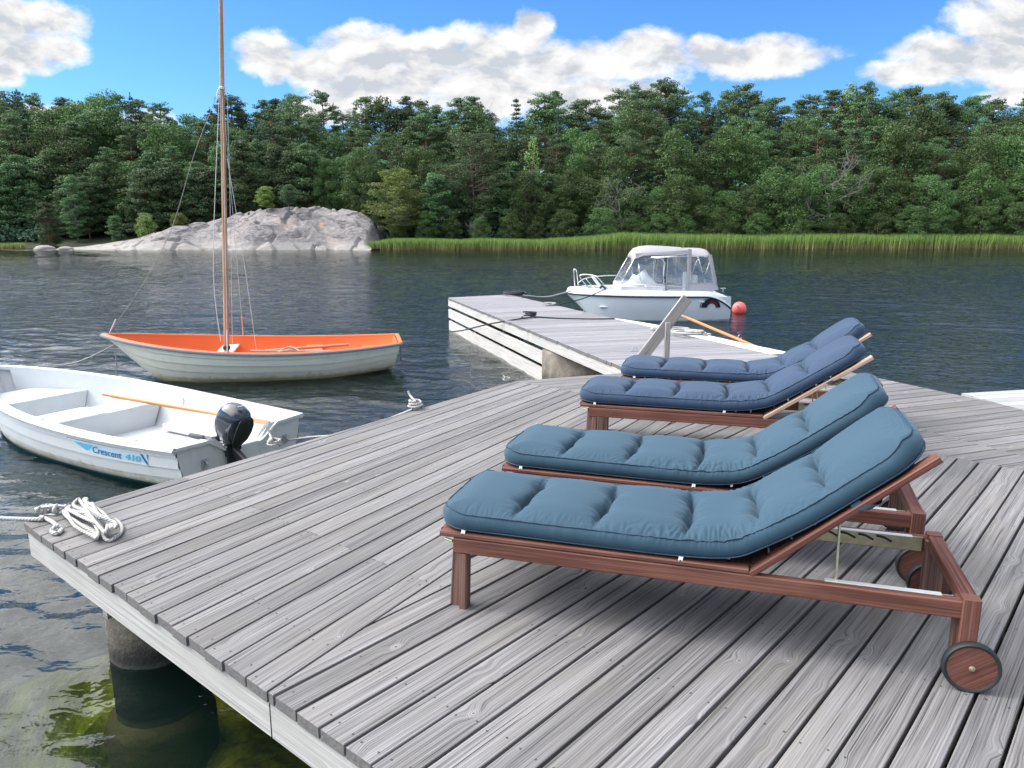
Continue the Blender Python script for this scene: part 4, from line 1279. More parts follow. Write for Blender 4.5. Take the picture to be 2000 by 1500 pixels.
def build_rowboat():
    t = thing('rowing_boat', 'white clinker rowing boat with a tilted black outboard, moored against the deck', 'rowing boat', (-2.371, 6.583, WZ), R(149.2))
    h = Hull(4.1, .781, shape_row, .403, .585, .068, keel=-.14, rake=.38, pw=.34, tr=.03)
    notch = (.30, .17, .27)
    h.outer('hull', ['grp'], t, nstr=7, lap=.018, notch=notch)
    h.inner('inner_shell', 'grpin', t, inset=.055, floor=.02, notch=notch)
    gunwale_row(h, 'grp', 'grp', t)
    # waterline band
    mb = MB()
    for side in (1, -1):
        rows = []
        for k in range(41):
            tt = .012 + .95 * k / 40; r = []
            for zz in (.030, -.06):
                lo, hi = 0., 1.
                for _ in range(18):
                    q = (lo + hi) / 2
                    if h.pt(tt, q, 1).z > zz: lo = q
                    else: hi = q
                r.append(h.pt(tt, lo, side, out=.030))
            rows.append(r)
        mb.grid(rows, flip=(side == 1))
    mb.link('waterline_band', 'antifoul', t)
    # transom cap following the motor notch
    zc = h.sheer(0) + .004; y1 = shape_row(0) * .781
    for s_ in (1, -1):
        pts = [(.0, s_ * (y1 + .02), zc), (.0, s_ * .44, zc - .008), (.0, s_ * .36, zc - .018), (.0, s_ * .19, .277), (.0, s_ * .12, .275)]
        mb = MB(); p = catmull(pts, 5)
        rows = [[v + Vector((-.028, 0, -.02)), v + Vector((-.028, 0, .006)), v + Vector((.055, 0, .008)), v + Vector((.055, 0, -.02))] for v in p]
        mb.grid(rows, closed=True, flip=(s_ < 0)); o = mb.link('transom_cap', 'grp', t); smooth_by_angle(o, 40)
    mb = MB(); mb.box((-.035, -.13, .13), (.06, .13, .285), .006); mb.link('motor_pad', 'grp', t)
    # interior mouldings: middle seat box with hinged lid, aft benches, bow locker
    def bench(x0, x1, ztop, zbot, name, yfrac=1.0, c=.012):
        def yl(x): return (shape_row(x / 4.1) * .781 - .075) * yfrac
        prof = []
        mb = MB(); n = 10; top = []
        for sgn in (1, -1):
            pass
        ys = [yl(x0), yl(x1)]
        v = [(x0, ys[0], ztop), (x1, ys[1], ztop), (x1, -ys[1], ztop), (x0, -ys[0], ztop), (x0 + .02, ys[0] * .86, zbot), (x1 - .02, ys[1] * .86, zbot), (x1 - .02, -ys[1] * .86, zbot), (x0 + .02, -ys[0] * .86, zbot)]
        mb.add(v, [(0, 3, 2, 1), (0, 1, 5, 4), (1, 2, 6, 5), (2, 3, 7, 6), (3, 0, 4, 7)])
        o = mb.link(name, 'grpin', t)
        bv = o.modifiers.new('b', 'BEVEL'); bv.width = c; bv.segments = 3; bv.limit_method = 'ANGLE'
        return o
    ms = bench(2.12, 2.52, .275, .02, 'middle_seat')
    mb = MB(); mb.box((2.08, -.02, .277), (2.51, .57, .296), .006); lid = mb.link('seat_lid', 'grp', ms)
    for x in (2.20, 2.42):
        mb = MB(); mb.box((x - .04, -.052, .276), (x + .04, -.008, .300), .002); mb.link('hinge', 'zinc', ms)
    bench(3.15, 3.80, .33, .05, 'bow_locker')
    bench(.05, .36, .20, .03, 'stern_seat')
    mb = MB()
    for y in (-.52, .52): mb.box((.3, y - .07, .04), (1.8, y + .07, .115), .03)
    mb.link('side_stringers', 'grpin', t)
    # oar lying along the far side, with its ring rowlock
    mb = MB(); oar(mb, (2.75, -.41, .335), (.10, -.47, .335)); mb.link('oar', 'oar', None)
    o = bpy.data.objects[mb and 'oar']; o.location = t.location; o.rotation_euler = t.rotation_euler
    tag(o, 'varnished oar lying along the far side inside the white rowing boat', 'oar')
    mb = MB(); mb.tube(catmull([(1.50 + .045 * math.cos(a), -.485 + .0 * a, .395 + .045 * math.sin(a)) for a in [k * PI / 4 for k in range(1, 8)]], 3), .006, 6); mb.tube([(1.50, -.49, .35), (1.50, -.49, .30)], .007, 6)
    mb.link('rowlock', 'zinc', t)
    # small fittings on the near gunwale
    for tt in (.44, .12):
        p = h.pt(tt, 0, 1); mb = MB(); mb.box((p.x - .03, p.y - .03, p.z + .012), (p.x + .03, p.y - .005, p.z + .024), .003); mb.link('rowlock_socket', 'zinc', t)
    # decal on the near side: a swoosh in two blues, then the lettering
    def on(x, dz, out=.0045):
        tt = x / 4.1
        zt = h.sheer(tt) - .066 - dz
        lo, hi = 0., .6
        for _ in range(22):
            q = (lo + hi) / 2
            if h.pt(tt, q, 1).z > zt: lo = q
            else: hi = q
        # lies on the topmost strake, which flares outward by its lap
        q1 = (1 / 7) ** .92
        return h.pt(tt, lo, 1, out=out + .010 * min(1, lo / q1))
    def patch(name, mat, outline, par, out=.0045):
        """outline: list of (x, top, bottom)"""
        mb = MB(); rows = [[on(x, a + (b - a) * k / 3, out) for k in range(4)] for x, a, b in outline]
        mb.grid(rows); return mb.link(name, mat, par)
    X0, X1 = 1.36, .33                     # bow end and stern end of the decal
    fx = lambda f: X0 + (X1 - X0) * f
    dec = patch('decal', 'paleblue', [(fx(f), .004 + .006 * f, .010 + .115 * min(1, f * 2.2) ** .8) for f in [i / 24 for i in range(25)]], t, .004)
    patch('decal_swoosh', 'lblue', [(fx(f), .012 + .01 * f, .012 + .085 * (min(1, (f - .06) * 5) if f > .06 else .0) * (1 - max(0, (f - .24) / .14)) + .001) for f in [.06 + .32 * i / 20 for i in range(21)]], dec, .0055)
    patch('decal_edge', 'dblue', [(fx(f), .0, .011 + .002 * f) for f in [i / 24 for i in range(25)]], dec, .0065)
    patch('decal_end', 'dblue', [(fx(f), max(0, (f - .945) / .055) * .115, min(.13, .02 + max(0, (f - .93) / .055) * .12)) for f in [.935 + .065 * i / 6 for i in range(7)]], dec, .0068)
    for body, f0, f1, top, hgt, mat, nm, shear, bold in (('Crescent', .33, .70, .026, .066, 'dblue', 'decal_script', .45, .0006), ('410', .735, .925, .030, .060, 'lblue', 'decal_number', .30, .0030)):
        v, f = text_mesh(body, .09, shear, bold)
        xs = [p[0] for p in v]; zs = [p[1] for p in v]; a, b = min(xs), max(xs); c, d = min(zs), max(zs)
        v2 = [on(fx(f0 + (f1 - f0) * (p[0] - a) / (b - a)), top + hgt * (1 - (p[1] - c) / (d - c)) + .012 * (f0 + (f1 - f0) * (p[0] - a) / (b - a)), .0075) for p in v]
        mb = MB(); mb.add(v2, f); mb.link(nm, mat, dec)
    # eye bolts and lines on the transom
    for y in (.42, -.47):
        mb = MB(); mb.box((-.012, y - .022, .17), (.0, y + .022, .25), .003); mb.tube(catmull([(-.01 - .03 * math.sin(a), y, .21 + .03 * math.cos(a)) for a in [k * PI / 5 for k in range(6)]], 3), .006, 6)
        mb.link('eye_bolt', 'zinc', t)
    mb = MB(); mb.tube(catmull([(-.03, .42, .20), (-.06, .41, .12), (-.10, .37, .02), (-.14, .34, -.1), (-.16, .33, -.3)], 6), .008, 8); mb.tube(catmull([(-.03, .43, .19), (-.03, .50, .05), (-.05, .53, -.05), (-.07, .50, -.13)], 6), .005, 6)
    for k in range(3): mb.tube([(-.075 + .004 * k, .40 + .012 * k, .075 - .02 * k), (-.085, .37, .08 - .02 * k)], .009, 6)
    mb.link('stern_line', 'ropegrey', t)
    # ---------------- the outboard motor, tilted up on the transom
    om = thing('outboard_motor', 'small black outboard motor tilted up on the transom of the white boat', 'outboard motor', t.location + Matrix.Rotation(R(149.2), 3, 'Z') @ Vector((.03, .135, .28)), R(149.2))
    tilt = R(-27)
    om.scale = (.93, .93, .93)
    Q = Matrix.Rotation(tilt, 4, 'Y')
    def lo(v): return Q @ Vector(v)
    # cowl: egg-shaped sections up its own axis, leaning into the boat
    rows = []
    for z, xa, xb, w, e in ((.05, -.055, .12, .062, 2.6), (.08, -.085, .165, .090, 2.8), (.14, -.105, .195, .108, 3.0), (.22, -.115, .205, .116, 3.0), (.30, -.118, .198, .116, 3.0), (.36, -.112, .180, .110, 2.8), (.405, -.095, .150, .096, 2.6), (.430, -.065, .105, .070, 2.4), (.440, -.02, .05, .03, 2.2)):
        r = []
        for k in range(40):
            a = 2 * PI * k / 40; ca, sa = math.cos(a), math.sin(a)
            cxx = (xa + xb) / 2; rx = (xb - xa) / 2
            r.append(lo((cxx + rx * abs(ca) ** (2 / e) * (1 if ca > 0 else -1), w * abs(sa) ** (2 / e) * (1 if sa > 0 else -1), z)))
        rows.append(r)
    mb = MB(); mb.grid(rows, closed=True); mb.add(rows[-1], [tuple(range(40))]); mb.add(rows[0], [tuple(reversed(range(40)))])
    cw = mb.link('cowling', 'gloss', om); smooth_by_angle(cw, 50)
    # the recessed back of the cowl, facing aft
    rows = []
    for z, w, x in ((.07, .05, -.092), (.14, .085, -.112), (.23, .096, -.122), (.31, .094, -.124), (.37, .078, -.117), (.395, .05, -.106)):
        rows.append([lo((x + .012 * (abs(k) / 4) ** 2, w * k / 4, z)) for k in range(-4, 5)])
    o = MB().grid(rows).link('rear_panel', 'plastic', cw); o.modifiers.new('s', 'SOLIDIFY').thickness = .008
    v, f = text_mesh('5', .055, .2, .001); mb = MB(); mb.add([lo((.075 - p[1] + .0, .02 - p[0] + .02, .4375 - .0015 * 0 - abs(.075 - p[1]) * .11)) for p in v], f); mb.link('power_number', 'wtext', cw)
    v, f = text_mesh('HP', .022, .2, .0004); mb = MB()
    for k in range(5): mb.box(tuple(lo((.025, -.05 + k * .014, .441))), tuple(lo((.033, -.041 + k * .014, .443))), .0003)
    mb.link('small_print', 'wtext', cw)
    # throttle arm
    mb = MB(); mb.tube([(.06, .03, .08), (.13, .09, .075), (.19, .12, .085)], [.030, .026, .022], 12); ar = mb.link('tiller_arm', 'plastic', om, True)
    mb = MB(); mb.tube([(.19, .12, .085), (.20, .124, .087), (.325, .17, .11), (.33, .172, .111)], [.024, .026, .022, .016], 14); mb.link('tiller_grip', 'greyrub', ar, True)
    # swivel, clamp and leg
    mb = MB(); mb.tube([lo((.02, 0, .07)), lo((-.02, 0, -.02)), lo((-.09, 0, -.10))], [.055, .05, .045], 16); mb.tube([lo((-.045, -.07, -.03)), lo((-.045, .07, -.03))], .026, 12)
    mb.box((-.07, -.075, -.20), (-.045, .075, .02), .01); mb.box((-.07, -.085, -.03), (.10, -.06, .03), .008); mb.box((-.07, .06, -.03), (.10, .085, .03), .008)
    mb.tube([(.09, .072, -.06), (.09, .072, .03)], .012, 8); mb.tube([(.09, -.072, -.06), (.09, -.072, .03)], .012, 8); mb.tube([(.09, .04, -.06), (.09, .10, -.06)], .006, 6)
    mb.tube(catmull([(.0, -.05, .12), (-.05, -.075, .13), (-.07, -.06, .10)], 4), .012, 8)
    o = mb.link('clamp_bracket', 'plastic', om); smooth_by_angle(o, 40)
    mb = MB(); p = [(-.06, 0, -.02), (-.22, 0, -.12), (-.50, 0, -.30), (-.66, 0, -.40)]
    d = (Vector(p[-1]) - Vector(p[0])).normalized()
    mb.beam(p[0], p[-1], .055, .085, up=(0, 1, 0) if 0 else (0, 0, 1), c=.02); o = mb.link('leg', 'plastic', om); smooth_by_angle(o, 40)
    mb = MB(); e = Vector(p[-1]); mb.lathe([(0, -.10), (.02, -.09), (.038, -.03), (.040, .05), (.03, .10), (0, .11)], 16, 0, Matrix.Translation(e) @ Matrix.Rotation(R(55), 4, 'Y')); gx = mb.link('gearcase', 'plastic', om, True)
    mb = MB()
    for k in range(3):
        a = 2 * PI * k / 3; c = e + Vector((-.06, 0, -.07)); up = Vector((math.cos(R(35)) * math.cos(a), math.sin(a), -math.sin(R(35)) * math.cos(a)))
        mb.beam(c, c + up * .085, .055, .006, up=(-.6, .2, -.8), c=.002)
    mb.link('propeller', 'plastic', om)
    mb = MB(); mb.tube(catmull([tuple(lo((.08, -.02, .10))), (.06, -.09, .09), (.0, -.10, .0), (-.04, -.06, -.08)], 6), .006, 8); mb.tube(catmull([tuple(lo((-.02, .06, .08))), (.03, .09, .04), (.03, .07, -.06)], 6), .004, 8)
    mb.link('cables', 'greyrub', om)


def build_moored_rowboat():
    """second rowing boat, on the far side of the pier: only its far gunwale shows over the pier edge"""
    t = thing('rowing_boat', 'cream rowing boat lying behind the pier edge, only its far gunwale and rowlock showing', 'rowing boat', (3.33, 10.55, WZ), R(112.0))
    h = Hull(3.95, .72, shape_row, .38, .44, .06, keel=-.12, rake=.38, pw=.55, tr=.03)
    h.outer('hull', ['grp'], t, nstr=6); h.inner('inner_shell', 'creamw', t, inset=.05, floor=.03); gunwale_row(h, 'creamw', 'creamw', t)
    mb = MB(); mb.box((1.9, -.62, .26), (2.2, .62, .29), .01); mb.link('thwart', 'creamw', t)
    p = h.pt(.30, 0, -1); mb = MB(); mb.tube([(p.x, p.y + .01, p.z), (p.x, p.y + .01, p.z + .05)], .012, 8); mb.tube(catmull([(p.x + .04 * math.sin(a), p.y + .01, p.z + .09 - .04 * math.cos(a)) for a in [k * PI / 4 - PI * .8 for k in range(1, 8)]], 3), .008, 8)
    mb.link('rowlock', 'zinc', t)
    p2 = h.pt(.74, 0, -1); mb = MB(); mb.tube([(p2.x, p2.y + .01, p2.z), (p2.x, p2.y + .01, p2.z + .07)], .016, 8); mb.tube([(p2.x - .06, p2.y + .01, p2.z + .06), (p2.x + .06, p2.y + .01, p2.z + .075)], .012, 8); mb.link('mooring_cleat', 'zinc', t)
    mb = MB(); a = t.matrix_basis
    Mx = Matrix.Translation(t.location) @ Matrix.Rotation(R(112), 4, 'Z')
    c = Mx @ Vector((p.x, p.y + .01, p.z + .09)); oar(mb, c + Vector((-.66, 1.35, .20)) * .96, c + Vector((.60, -1.22, -.25)))
    o = mb.link('oar', 'oar', None); tag(o, 'wooden oar in the rowlock of the cream boat beyond the pier, pointing over the water', 'oar')


def build_sailboat():
    t = thing('sailing_dinghy', 'small open sailing dinghy, pale green clinker hull with orange inside and a bare wooden mast', 'sailing dinghy', (-1.724, 11.68, WZ), R(191.76))
    h = Hull(4.154, .856, shape_sail, .459, .644, .119, keel=-.14, rake=.72, pw=.60, tr=.16, kr=.34, ks=.17)
    h.outer('hull', ['cream'], t, nstr=8, lap=.018)
    h.inner('inner_shell', 'orange', t, inset=.045, floor=.06)
    mb = h.sweep([(.0, -.035), (.032, -.032), (.038, -.016), (.030, .002), (.0, .004)]); g = mb.link('rubbing_strake', 'greygun', t); smooth_by_angle(g, 60)
    mb = h.sweep([(.004, .004), (.0, .012), (-.04, .012), (-.046, .002), (-.046, -.02), (-.03, -.02)]); g = mb.link('gunwale', 'orange', t); smooth_by_angle(g, 50)
    p = h.pt(0, 0, 1); mb = MB(); mb.box((-.03, -p.y, p.z - .04), (.03, p.y, p.z + .012), .01); mb.link('transom_cap', 'orange', t)
    mb = MB(); mb.box((-.035, -.02, .12), (-.005, .02, p.z - .05), .008); mb.link('rudder_fitting', 'greygun', t)
    xm = 2.52
    ym = shape_sail(xm / 4.154) * .856 - .05
    mb = MB(); mb.box((xm - .10, -ym, .30), (xm + .14, ym, .335), .01); mb.link('mast_thwart', 'creamw', t)
    mb = MB(); mb.box((1.15, -.72, .27), (1.40, .72, .30), .01); mb.box((.10, -.40, .27), (.55, .40, .30), .01); mb.link('thwart', 'orange', t)
    # mast, leaning very slightly aft and towards the bow side as in life
    top = Vector((xm - .35, .03, 6.2)); base = Vector((xm, 0, .06)); mb = MB()
    pts = [base + (top - base) * k / 10 for k in range(11)]
    mb.tube(pts, [.037, .037, .036, .035, .034, .033, .031, .029, .026, .023, .018], 16)
    for f in mb.f: pass
    ms = mb.link('mast', 'mast', t, True)
    uvl = ms.data.uv_layers[0].data
    for l in uvl: l.uv = (l.uv[0], l.uv[1] * .26)
    mb = MB(); mb.lathe([(.047, -.03), (.052, -.02), (.052, .02), (.047, .03)], 16, 0, Matrix.Translation(base + (top - base) * .055)); mb.link('mast_collar', 'black', ms)
    k = .64; hp = base + (top - base) * k
    mb = MB(); mb.lathe([(.034, -.02), (.038, -.015), (.038, .015), (.034, .02)], 12, 0, Matrix.Translation(hp)); mb.tube(catmull([hp + Vector((.035, 0, .01)), hp + Vector((.07, 0, -.06)), hp + Vector((.09, 0, -.16))], 4), .007, 6); mb.link('mast_fitting', 'zinc', ms)
    # standing and running rigging
    def line(pts, r, name='stay', mat='lead'):
        MB().tube(catmull(pts, 8), r, 6).link(name, mat, t)
    bow = Vector((4.05, 0, h.sheer(1) + .02))
    a = hp + Vector((.10, 0, -.15))
    line([bow, bow + (a - bow) * .30 + Vector((-.12, 0, -.10)), bow + (a - bow) * .52 + Vector((-.12, 0, -.12)), bow + (a - bow) * .78 + Vector((-.03, 0, -.03)), a], .0042, 'forestay', 'ropegrey')
    MB().tube(catmull([bow, bow + (a - bow) * .03, bow + (a - bow) * .06], 3), .010, 6).link('stay_tackle', 'zinc', t)
    for sd in (1, -1):
        c = h.pt(.57, 0, sd) + Vector((0, 0, .01))
        line([c, c + (hp - c) * .5, hp], .0028, 'shroud')
        MB().tube([c, c + (hp - c) * .085], .010, 6).link('rigging_screw', 'zinc', t)
    for off, zt, ob, nm in ((-.10, 5.0, (-.10, .02, .36), 'halyard'), (-.04, 3.1, (-.44, .05, .33), 'halyard')):
        tp = base + (top - base) * ((zt - .06) / 6.14) + Vector((-.045, 0, 0)); bt = Vector((xm, 0, 0)) + Vector(ob)
        line([bt, bt + (tp - bt) * .5 + Vector((-.015, 0, 0)), tp], .0036, nm)
    c = base + Vector((.05, .0, 3.0)); line([Vector((xm + .05, .03, .5)), Vector((xm + .07, .03, 1.6)), hp + Vector((.03, .03, 0))], .005, 'halyard')
    # boom crutch, sticks and a coil on the thwarts
    mb = MB(); mb.tube([(1.95, .10, .35), (.75, -.10, .37)], .022, 10); mb.link('spar', 'mast', t)
    mb = MB(); mb.tube([(2.15, .20, .37), (1.0, .25, .34)], .014, 8); mb.tube(catmull([(1.75, .3, .36), (1.6, .2, .41), (1.45, .32, .36), (1.6, .40, .40), (1.75, .3, .36)], 6), .012, 6); mb.link('tackle', 'ropegrey', t)


def build_motorboat():
    hd = 179.0
    t = thing('motorboat', 'white cabin motorboat with a grey canvas canopy, clear side windows and steel bow rails', 'motorboat', (4.90, 18.10, WZ), R(hd))
    L = 3.64
    h = Hull(L, .90, shape_motor, .555, .570, .0, keel=-.25, rake=.62, pw=.40, tr=-.05, kr=.45)
    def hp(t_, q, s_=1, o=0.): return h.pt(t_, q, s_, out=o)
    h.outer('hull', ['motorhull'], t, nstr=2, lap=.018, n=60)
    # dark rub rail that sweeps down round the quarter
    mb = MB()
    for sd in (1, -1):
        pts = []
        for k in range(50):
            tt = k / 49; drop = .26 * max(0, (.16 - tt) / .16) ** 2.0
            zt = h.sheer(tt) - drop; lo, hi = 0., .9
            for _ in range(18):
                q = (lo + hi) / 2
                if h.pt(tt, q, 1).z > zt: lo = q
                else: hi = q
            pts.append(h.pt(tt, lo, sd, out=.02))
        mb.tube(pts, .018, 8)
    mb.link('rub_rail', 'black', t, True)
    # white deck moulding above the rail, falling away at the stern quarter
    mb = MB(); rows = []
    for sd in (1, -1):
        rows = []
        for k in range(56):
            tt = 1 - (1 - k / 55) ** 1.3; drop = .25 * max(0, (.16 - tt) / .16) ** 2.0
            zt = h.sheer(tt) - drop
            up = .115 + .03 * tt - .06 * max(0, (.12 - tt) / .12) ** 2
            lo, hi = 0., .9
            for _ in range(18):
                q = (lo + hi) / 2
                if h.pt(tt, q, 1).z > zt: lo = q
                else: hi = q
            b = h.pt(tt, lo, sd, out=.016); c = h.pt(tt, 0, sd)
            yb = c.y; zz = h.sheer(tt) - drop * .35
            ins = min(abs(yb), .035); ins2 = min(abs(yb), .10); ins3 = min(abs(yb), .22)
            rows.append([b, Vector((c.x - (.03 if tt > .9 else 0), yb - sd * ins * .3, zz + up * .55)), Vector((c.x - (.06 if tt > .9 else 0), yb - sd * ins, zz + up * .9)), Vector((c.x - (.10 if tt > .9 else 0), yb - sd * ins2, zz + up)), Vector((c.x - (.16 if tt > .9 else 0), yb - sd * ins3, zz + up)), Vector((c.x - (.2 if tt > .9 else 0), yb - sd * ins3, zz + .02))])
        mb.grid(rows, flip=(sd == 1))
    o = mb.link('deck_moulding', 'motorwhite', t); smooth_by_angle(o, 45)
    # bow well floor, side consoles and seats
    def deckz(x): return .66 + .02 * x / L
    mb = MB()
    mb.box((.15, -.70, .30), (2.9, .70, .33), .01); mb.link('cockpit_floor', 'motorwhite', t)
    mb = MB()
    rows = []
    for x, y, z0, z1 in ((2.42, .76, .45, .79), (2.40, .76, .45, .81), (1.25, .80, .45, .79)): pass
    for sd in (1, -1):
        mb.box((1.50, min(sd * .35, sd * .76), .40), (2.44, max(sd * .35, sd * .76), .81), .03)
    mb.link('console', 'motorwhite', t)
    mb = MB(); mb.box((2.36, -.74, .60), (2.46, .74, .80), .02); mb.link('bulkhead', 'motorwhite', t)
    mb = MB()
    mb.box((.75, .25, .45), (1.15, .65, .60), .04); mb.box((.72, .25, .58), (.80, .65, 1.02), .03); mb.box((.75, -.65, .45), (1.15, -.25, .60), .04); mb.box((.72, -.65, .58), (.80, -.25, 1.02), .03)
    mb.link('helm_seats', 'motorwhite', t)
    mb = MB(); mb.lathe([(.13, -.012), (.142, -.012), (.15, 0), (.142, .012), (.13, .012), (.122, 0), (.13, -.012)], 24, 0, Matrix.Translation((1.46, .50, .86)) @ Matrix.Rotation(R(65), 4, 'Y'), False); mb.tube([(1.46, .36, .86), (1.46, .64, .86)], .008, 6); mb.link('steering_wheel', 'black', t, True)
    # windscreen frame and clear panels. near side is +y
    cv = MB(); 
    def q4(name, pts, mat, n=10, bulge=0.0, th=.0):
        a, b, c, d = [Vector(p) for p in pts]; nn = (b - a).cross(d - a).normalized(); rows = []
        for i in range(n + 1):
            u = i / n; r = []
            for j in range(n + 1):
                v_ = j / n; p = (a * (1 - u) + b * u) * (1 - v_) + (d * (1 - u) + c * u) * v_
                r.append(p + nn * bulge * math.sin(PI * u) * math.sin(PI * v_))
            rows.append(r)
        o = MB().grid(rows).link(name, mat, t, True)
        if 'window' in name:
            ring = rows[0][:-1] + [r[-1] for r in rows[:-1]] + rows[-1][:0:-1] + [r[0] for r in rows[:0:-1]]
            MB().tube(ring, .009, 6, closed=True).link('window_seam', 'canvasdark', o, True)
        return o
    yw, yt = .74, .62
    F0, F1 = (2.44, .83), (2.13, 1.40)          # foot and head of the raked windscreen (x, z)
    for sd in (1, -1):
        # side panels: forward window, door window, aft window
        q4('side_window', [(F0[0], sd * .60, F0[1]), (1.50, sd * yw, .83), (1.50, sd * yt, 1.40), (F1[0], sd * .54, F1[1])], 'vinyl', bulge=.03 * sd)
        q4('side_window', [(1.44, sd * yw, .80), (.96, sd * yw, .76), (.97, sd * yt, 1.50), (1.40, sd * yt, 1.44)], 'vinyl', bulge=.02 * sd)
        q4('side_window', [(.90, sd * yw, .86), (.34, sd * .72, .84), (.50, sd * .60, 1.42), (.90, sd * yt, 1.44)], 'vinyl', bulge=.03 * sd)
        q4('canvas_skirt', [(.92, sd * (yw + .01), .67), (.26, sd * .73, .70), (.34, sd * .72, .85), (.90, sd * yw, .87)], 'canvasdark', bulge=.01 * sd)
        q4('canvas_strip', [(.99, sd * (yw + .015), .66), (.88, sd * (yw + .015), .66), (.88, sd * yt, 1.60), (.97, sd * yt, 1.60)], 'canvas', bulge=.008 * sd)
        q4('canvas_strip', [(.36, sd * .73, .70), (.26, sd * .72, .70), (.42, sd * .60, 1.48), (.50, sd * .60, 1.48)], 'canvas', bulge=.008 * sd)
        q4('canvas_strip', [(2.10, sd * .55, 1.40), (.97, sd * (yt + .005), 1.46), (.97, sd * .60, 1.58), (2.12, sd * .53, 1.50)], 'canvas', bulge=.012 * sd)
    q4('windscreen', [(F0[0], -.60, F0[1]), (F0[0], .60, F0[1]), (F1[0], .54, F1[1]), (F1[0], -.54, F1[1])], 'vinyl', bulge=-.05)
    q4('rear_window', [(.30, -.70, .86), (.30, .70, .86), (.46, .58, 1.42), (.46, -.58, 1.42)], 'vinyl', bulge=.03)
    q4('rear_skirt', [(.25, -.72, .70), (.25, .72, .70), (.30, .70, .87), (.30, -.70, .87)], 'canvas', bulge=.01)
    # top: a canvas skin over hoops
    rows = []
    for x, z, w in ((2.19, 1.40, .54), (2.155, 1.50, .56), (2.08, 1.60, .58), (1.95, 1.645, .60), (1.75, 1.665, .61), (1.50, 1.655, .62), (1.25, 1.64, .62), (1.02, 1.625, .62), (.98, 1.61, .62), (.80, 1.612, .62), (.58, 1.605, .61), (.48, 1.585, .60), (.43, 1.54, .59), (.425, 1.46, .59)):
        r = []
        for k in range(17):
            u = -1 + 2 * k / 16; e = abs(u) ** 3.2
            r.append(Vector((x, w * 1.02 * u * (1 - .02 * e), z - .17 * e * (1 if .5 < x < 2.1 else .6) - .03 * u * u)))
        rows.append(r)
    o = MB().grid(rows).link('canopy_top', 'canvas', t, True); sd_ = o.modifiers.new('s', 'SOLIDIFY'); sd_.thickness = .01
    # frame tubes
    for sd in (1, -1):
        mb = MB(); mb.tube([(F0[0], sd * .61, F0[1]), (F1[0], sd * .55, F1[1])], .013, 8); mb.tube([(1.78, sd * .62, 1.42), (.60, sd * .64, 1.44)], .010, 6); mb.tube([(F0[0], sd * .61, F0[1] - .01), (1.48, sd * .755, .82)], .012, 8)
        mb.tube([(1.48, sd * .755, .70), (1.50, sd * .70, 1.08), (1.47, sd * .66, 1.30), (1.56, sd * .64, 1.39), (1.78, sd * .62, 1.42)], .014, 8)
        mb.tube([(.60, sd * .68, .88), (.44, sd * .60, 1.42)], .010, 8); mb.tube([(.55, sd * .68, .88), (.74, sd * .62, 1.45)], .009, 8)
        mb.tube([(2.0, sd * .68, .84), (2.05, sd * .58, 1.3)], .008, 8); mb.link('canopy_frame', 'chrome', t, True)
    mb = MB(); mb.tube([(F1[0], -.55, F1[1]), (F1[0], .55, F1[1])], .013, 8); mb.link('windscreen_frame', 'chrome', t, True)
    # bundled white cover and gear behind the windscreen
    rows = []
    rs = random.Random(3)
    for i in range(9):
        x = 1.62 + i * .085; hgt = [.0, .14, .22, .34, .30, .20, .24, .10, .0][i]; r = []
        for k in range(13):
            a = PI * k / 12; r.append(Vector((x + rs.uniform(-.02, .02), .42 + .24 * math.cos(a), .80 + hgt * math.sin(a) + rs.uniform(-.02, .02))))
        rows.append(r)
    MB().grid(rows).link('folded_cover', 'tag', t, True)
    # bow rails
    for sd in (1, -1):
        mb = MB()
        if sd == 1:
            mb.tube(catmull([(3.12, .48, .68), (3.34, .36, .96), (3.26, .40, 1.02), (3.02, .50, 1.00), (2.92, .55, .93), (2.72, .62, .70)], 6), .013, 8); mb.tube(catmull([(3.20, .40, .92), (3.10, .42, .80), (2.98, .50, .70)], 4), .011, 8)
            mb.tube([(2.95, .56, .77), (2.40, .72, .80), (1.48, .80, .80)], .010, 8); mb.tube([(1.92, .78, .80), (1.80, .80, .70)], .009, 8); mb.tube([(2.5, .70, .79), (2.42, .73, .70)], .009, 8)
        else:
            mb.tube(catmull([(3.42, -.16, .70), (3.46, -.10, 1.06), (3.40, -.12, 1.08), (3.34, -.22, .74)], 6), .013, 8)
            mb.tube(catmull([(3.34, -.28, .78), (3.15, -.42, .88), (2.8, -.60, .92), (2.35, -.72, .92), (2.2, -.74, .80)], 6), .012, 8)
        mb.link('bow_rail', 'chrome', t, True)
    mb = MB(); mb.tube(catmull([(3.05, .34, .98), (2.98, .36, .88), (2.88, .38, .76), (2.80, .36, .72)], 4), [.035] * 13, 8); mb.link('bow_fender', 'tag', t, True)
    mb = MB(); mb.tube(catmull([(2.90, .60, .72), (2.86, .60, .78), (2.80, .62, .74), (2.78, .64, .70)], 4), .022, 8); mb.link('mooring_knot', 'ropeblack', t, True)
    for x in (.34,):
        mb = MB()
        for sd in (1, -1): mb.tube([(.16, sd * .72, .66), (.16, sd * .72, .74)], .012, 6); mb.tube([(.10, sd * .72, .74), (.22, sd * .72, .74)], .012, 6)
        mb.link('stern_cleat', 'zinc', t)
    mb = MB(); p = hp(.165 + .02, .20, 1, .02); mb.box((.60, p.y - .005, .44), (.72, p.y + .012, .475), .006); mb.link('hull_vent', 'motorwhite', t)
    # emblem on the near quarter: dark fin-shaped arcs above the chine
    def surf(x, z, out):
        tt = x / L; lo, hi = 0., .95
        for _ in range(20):
            q = (lo + hi) / 2
            if h.pt(tt, q, 1).z > z: lo = q
            else: hi = q
        return h.pt(tt, lo, 1, out=out)
    qz = h.pt(.12, .5 ** .92, 1).z
    cx_, cz_ = .44, .315
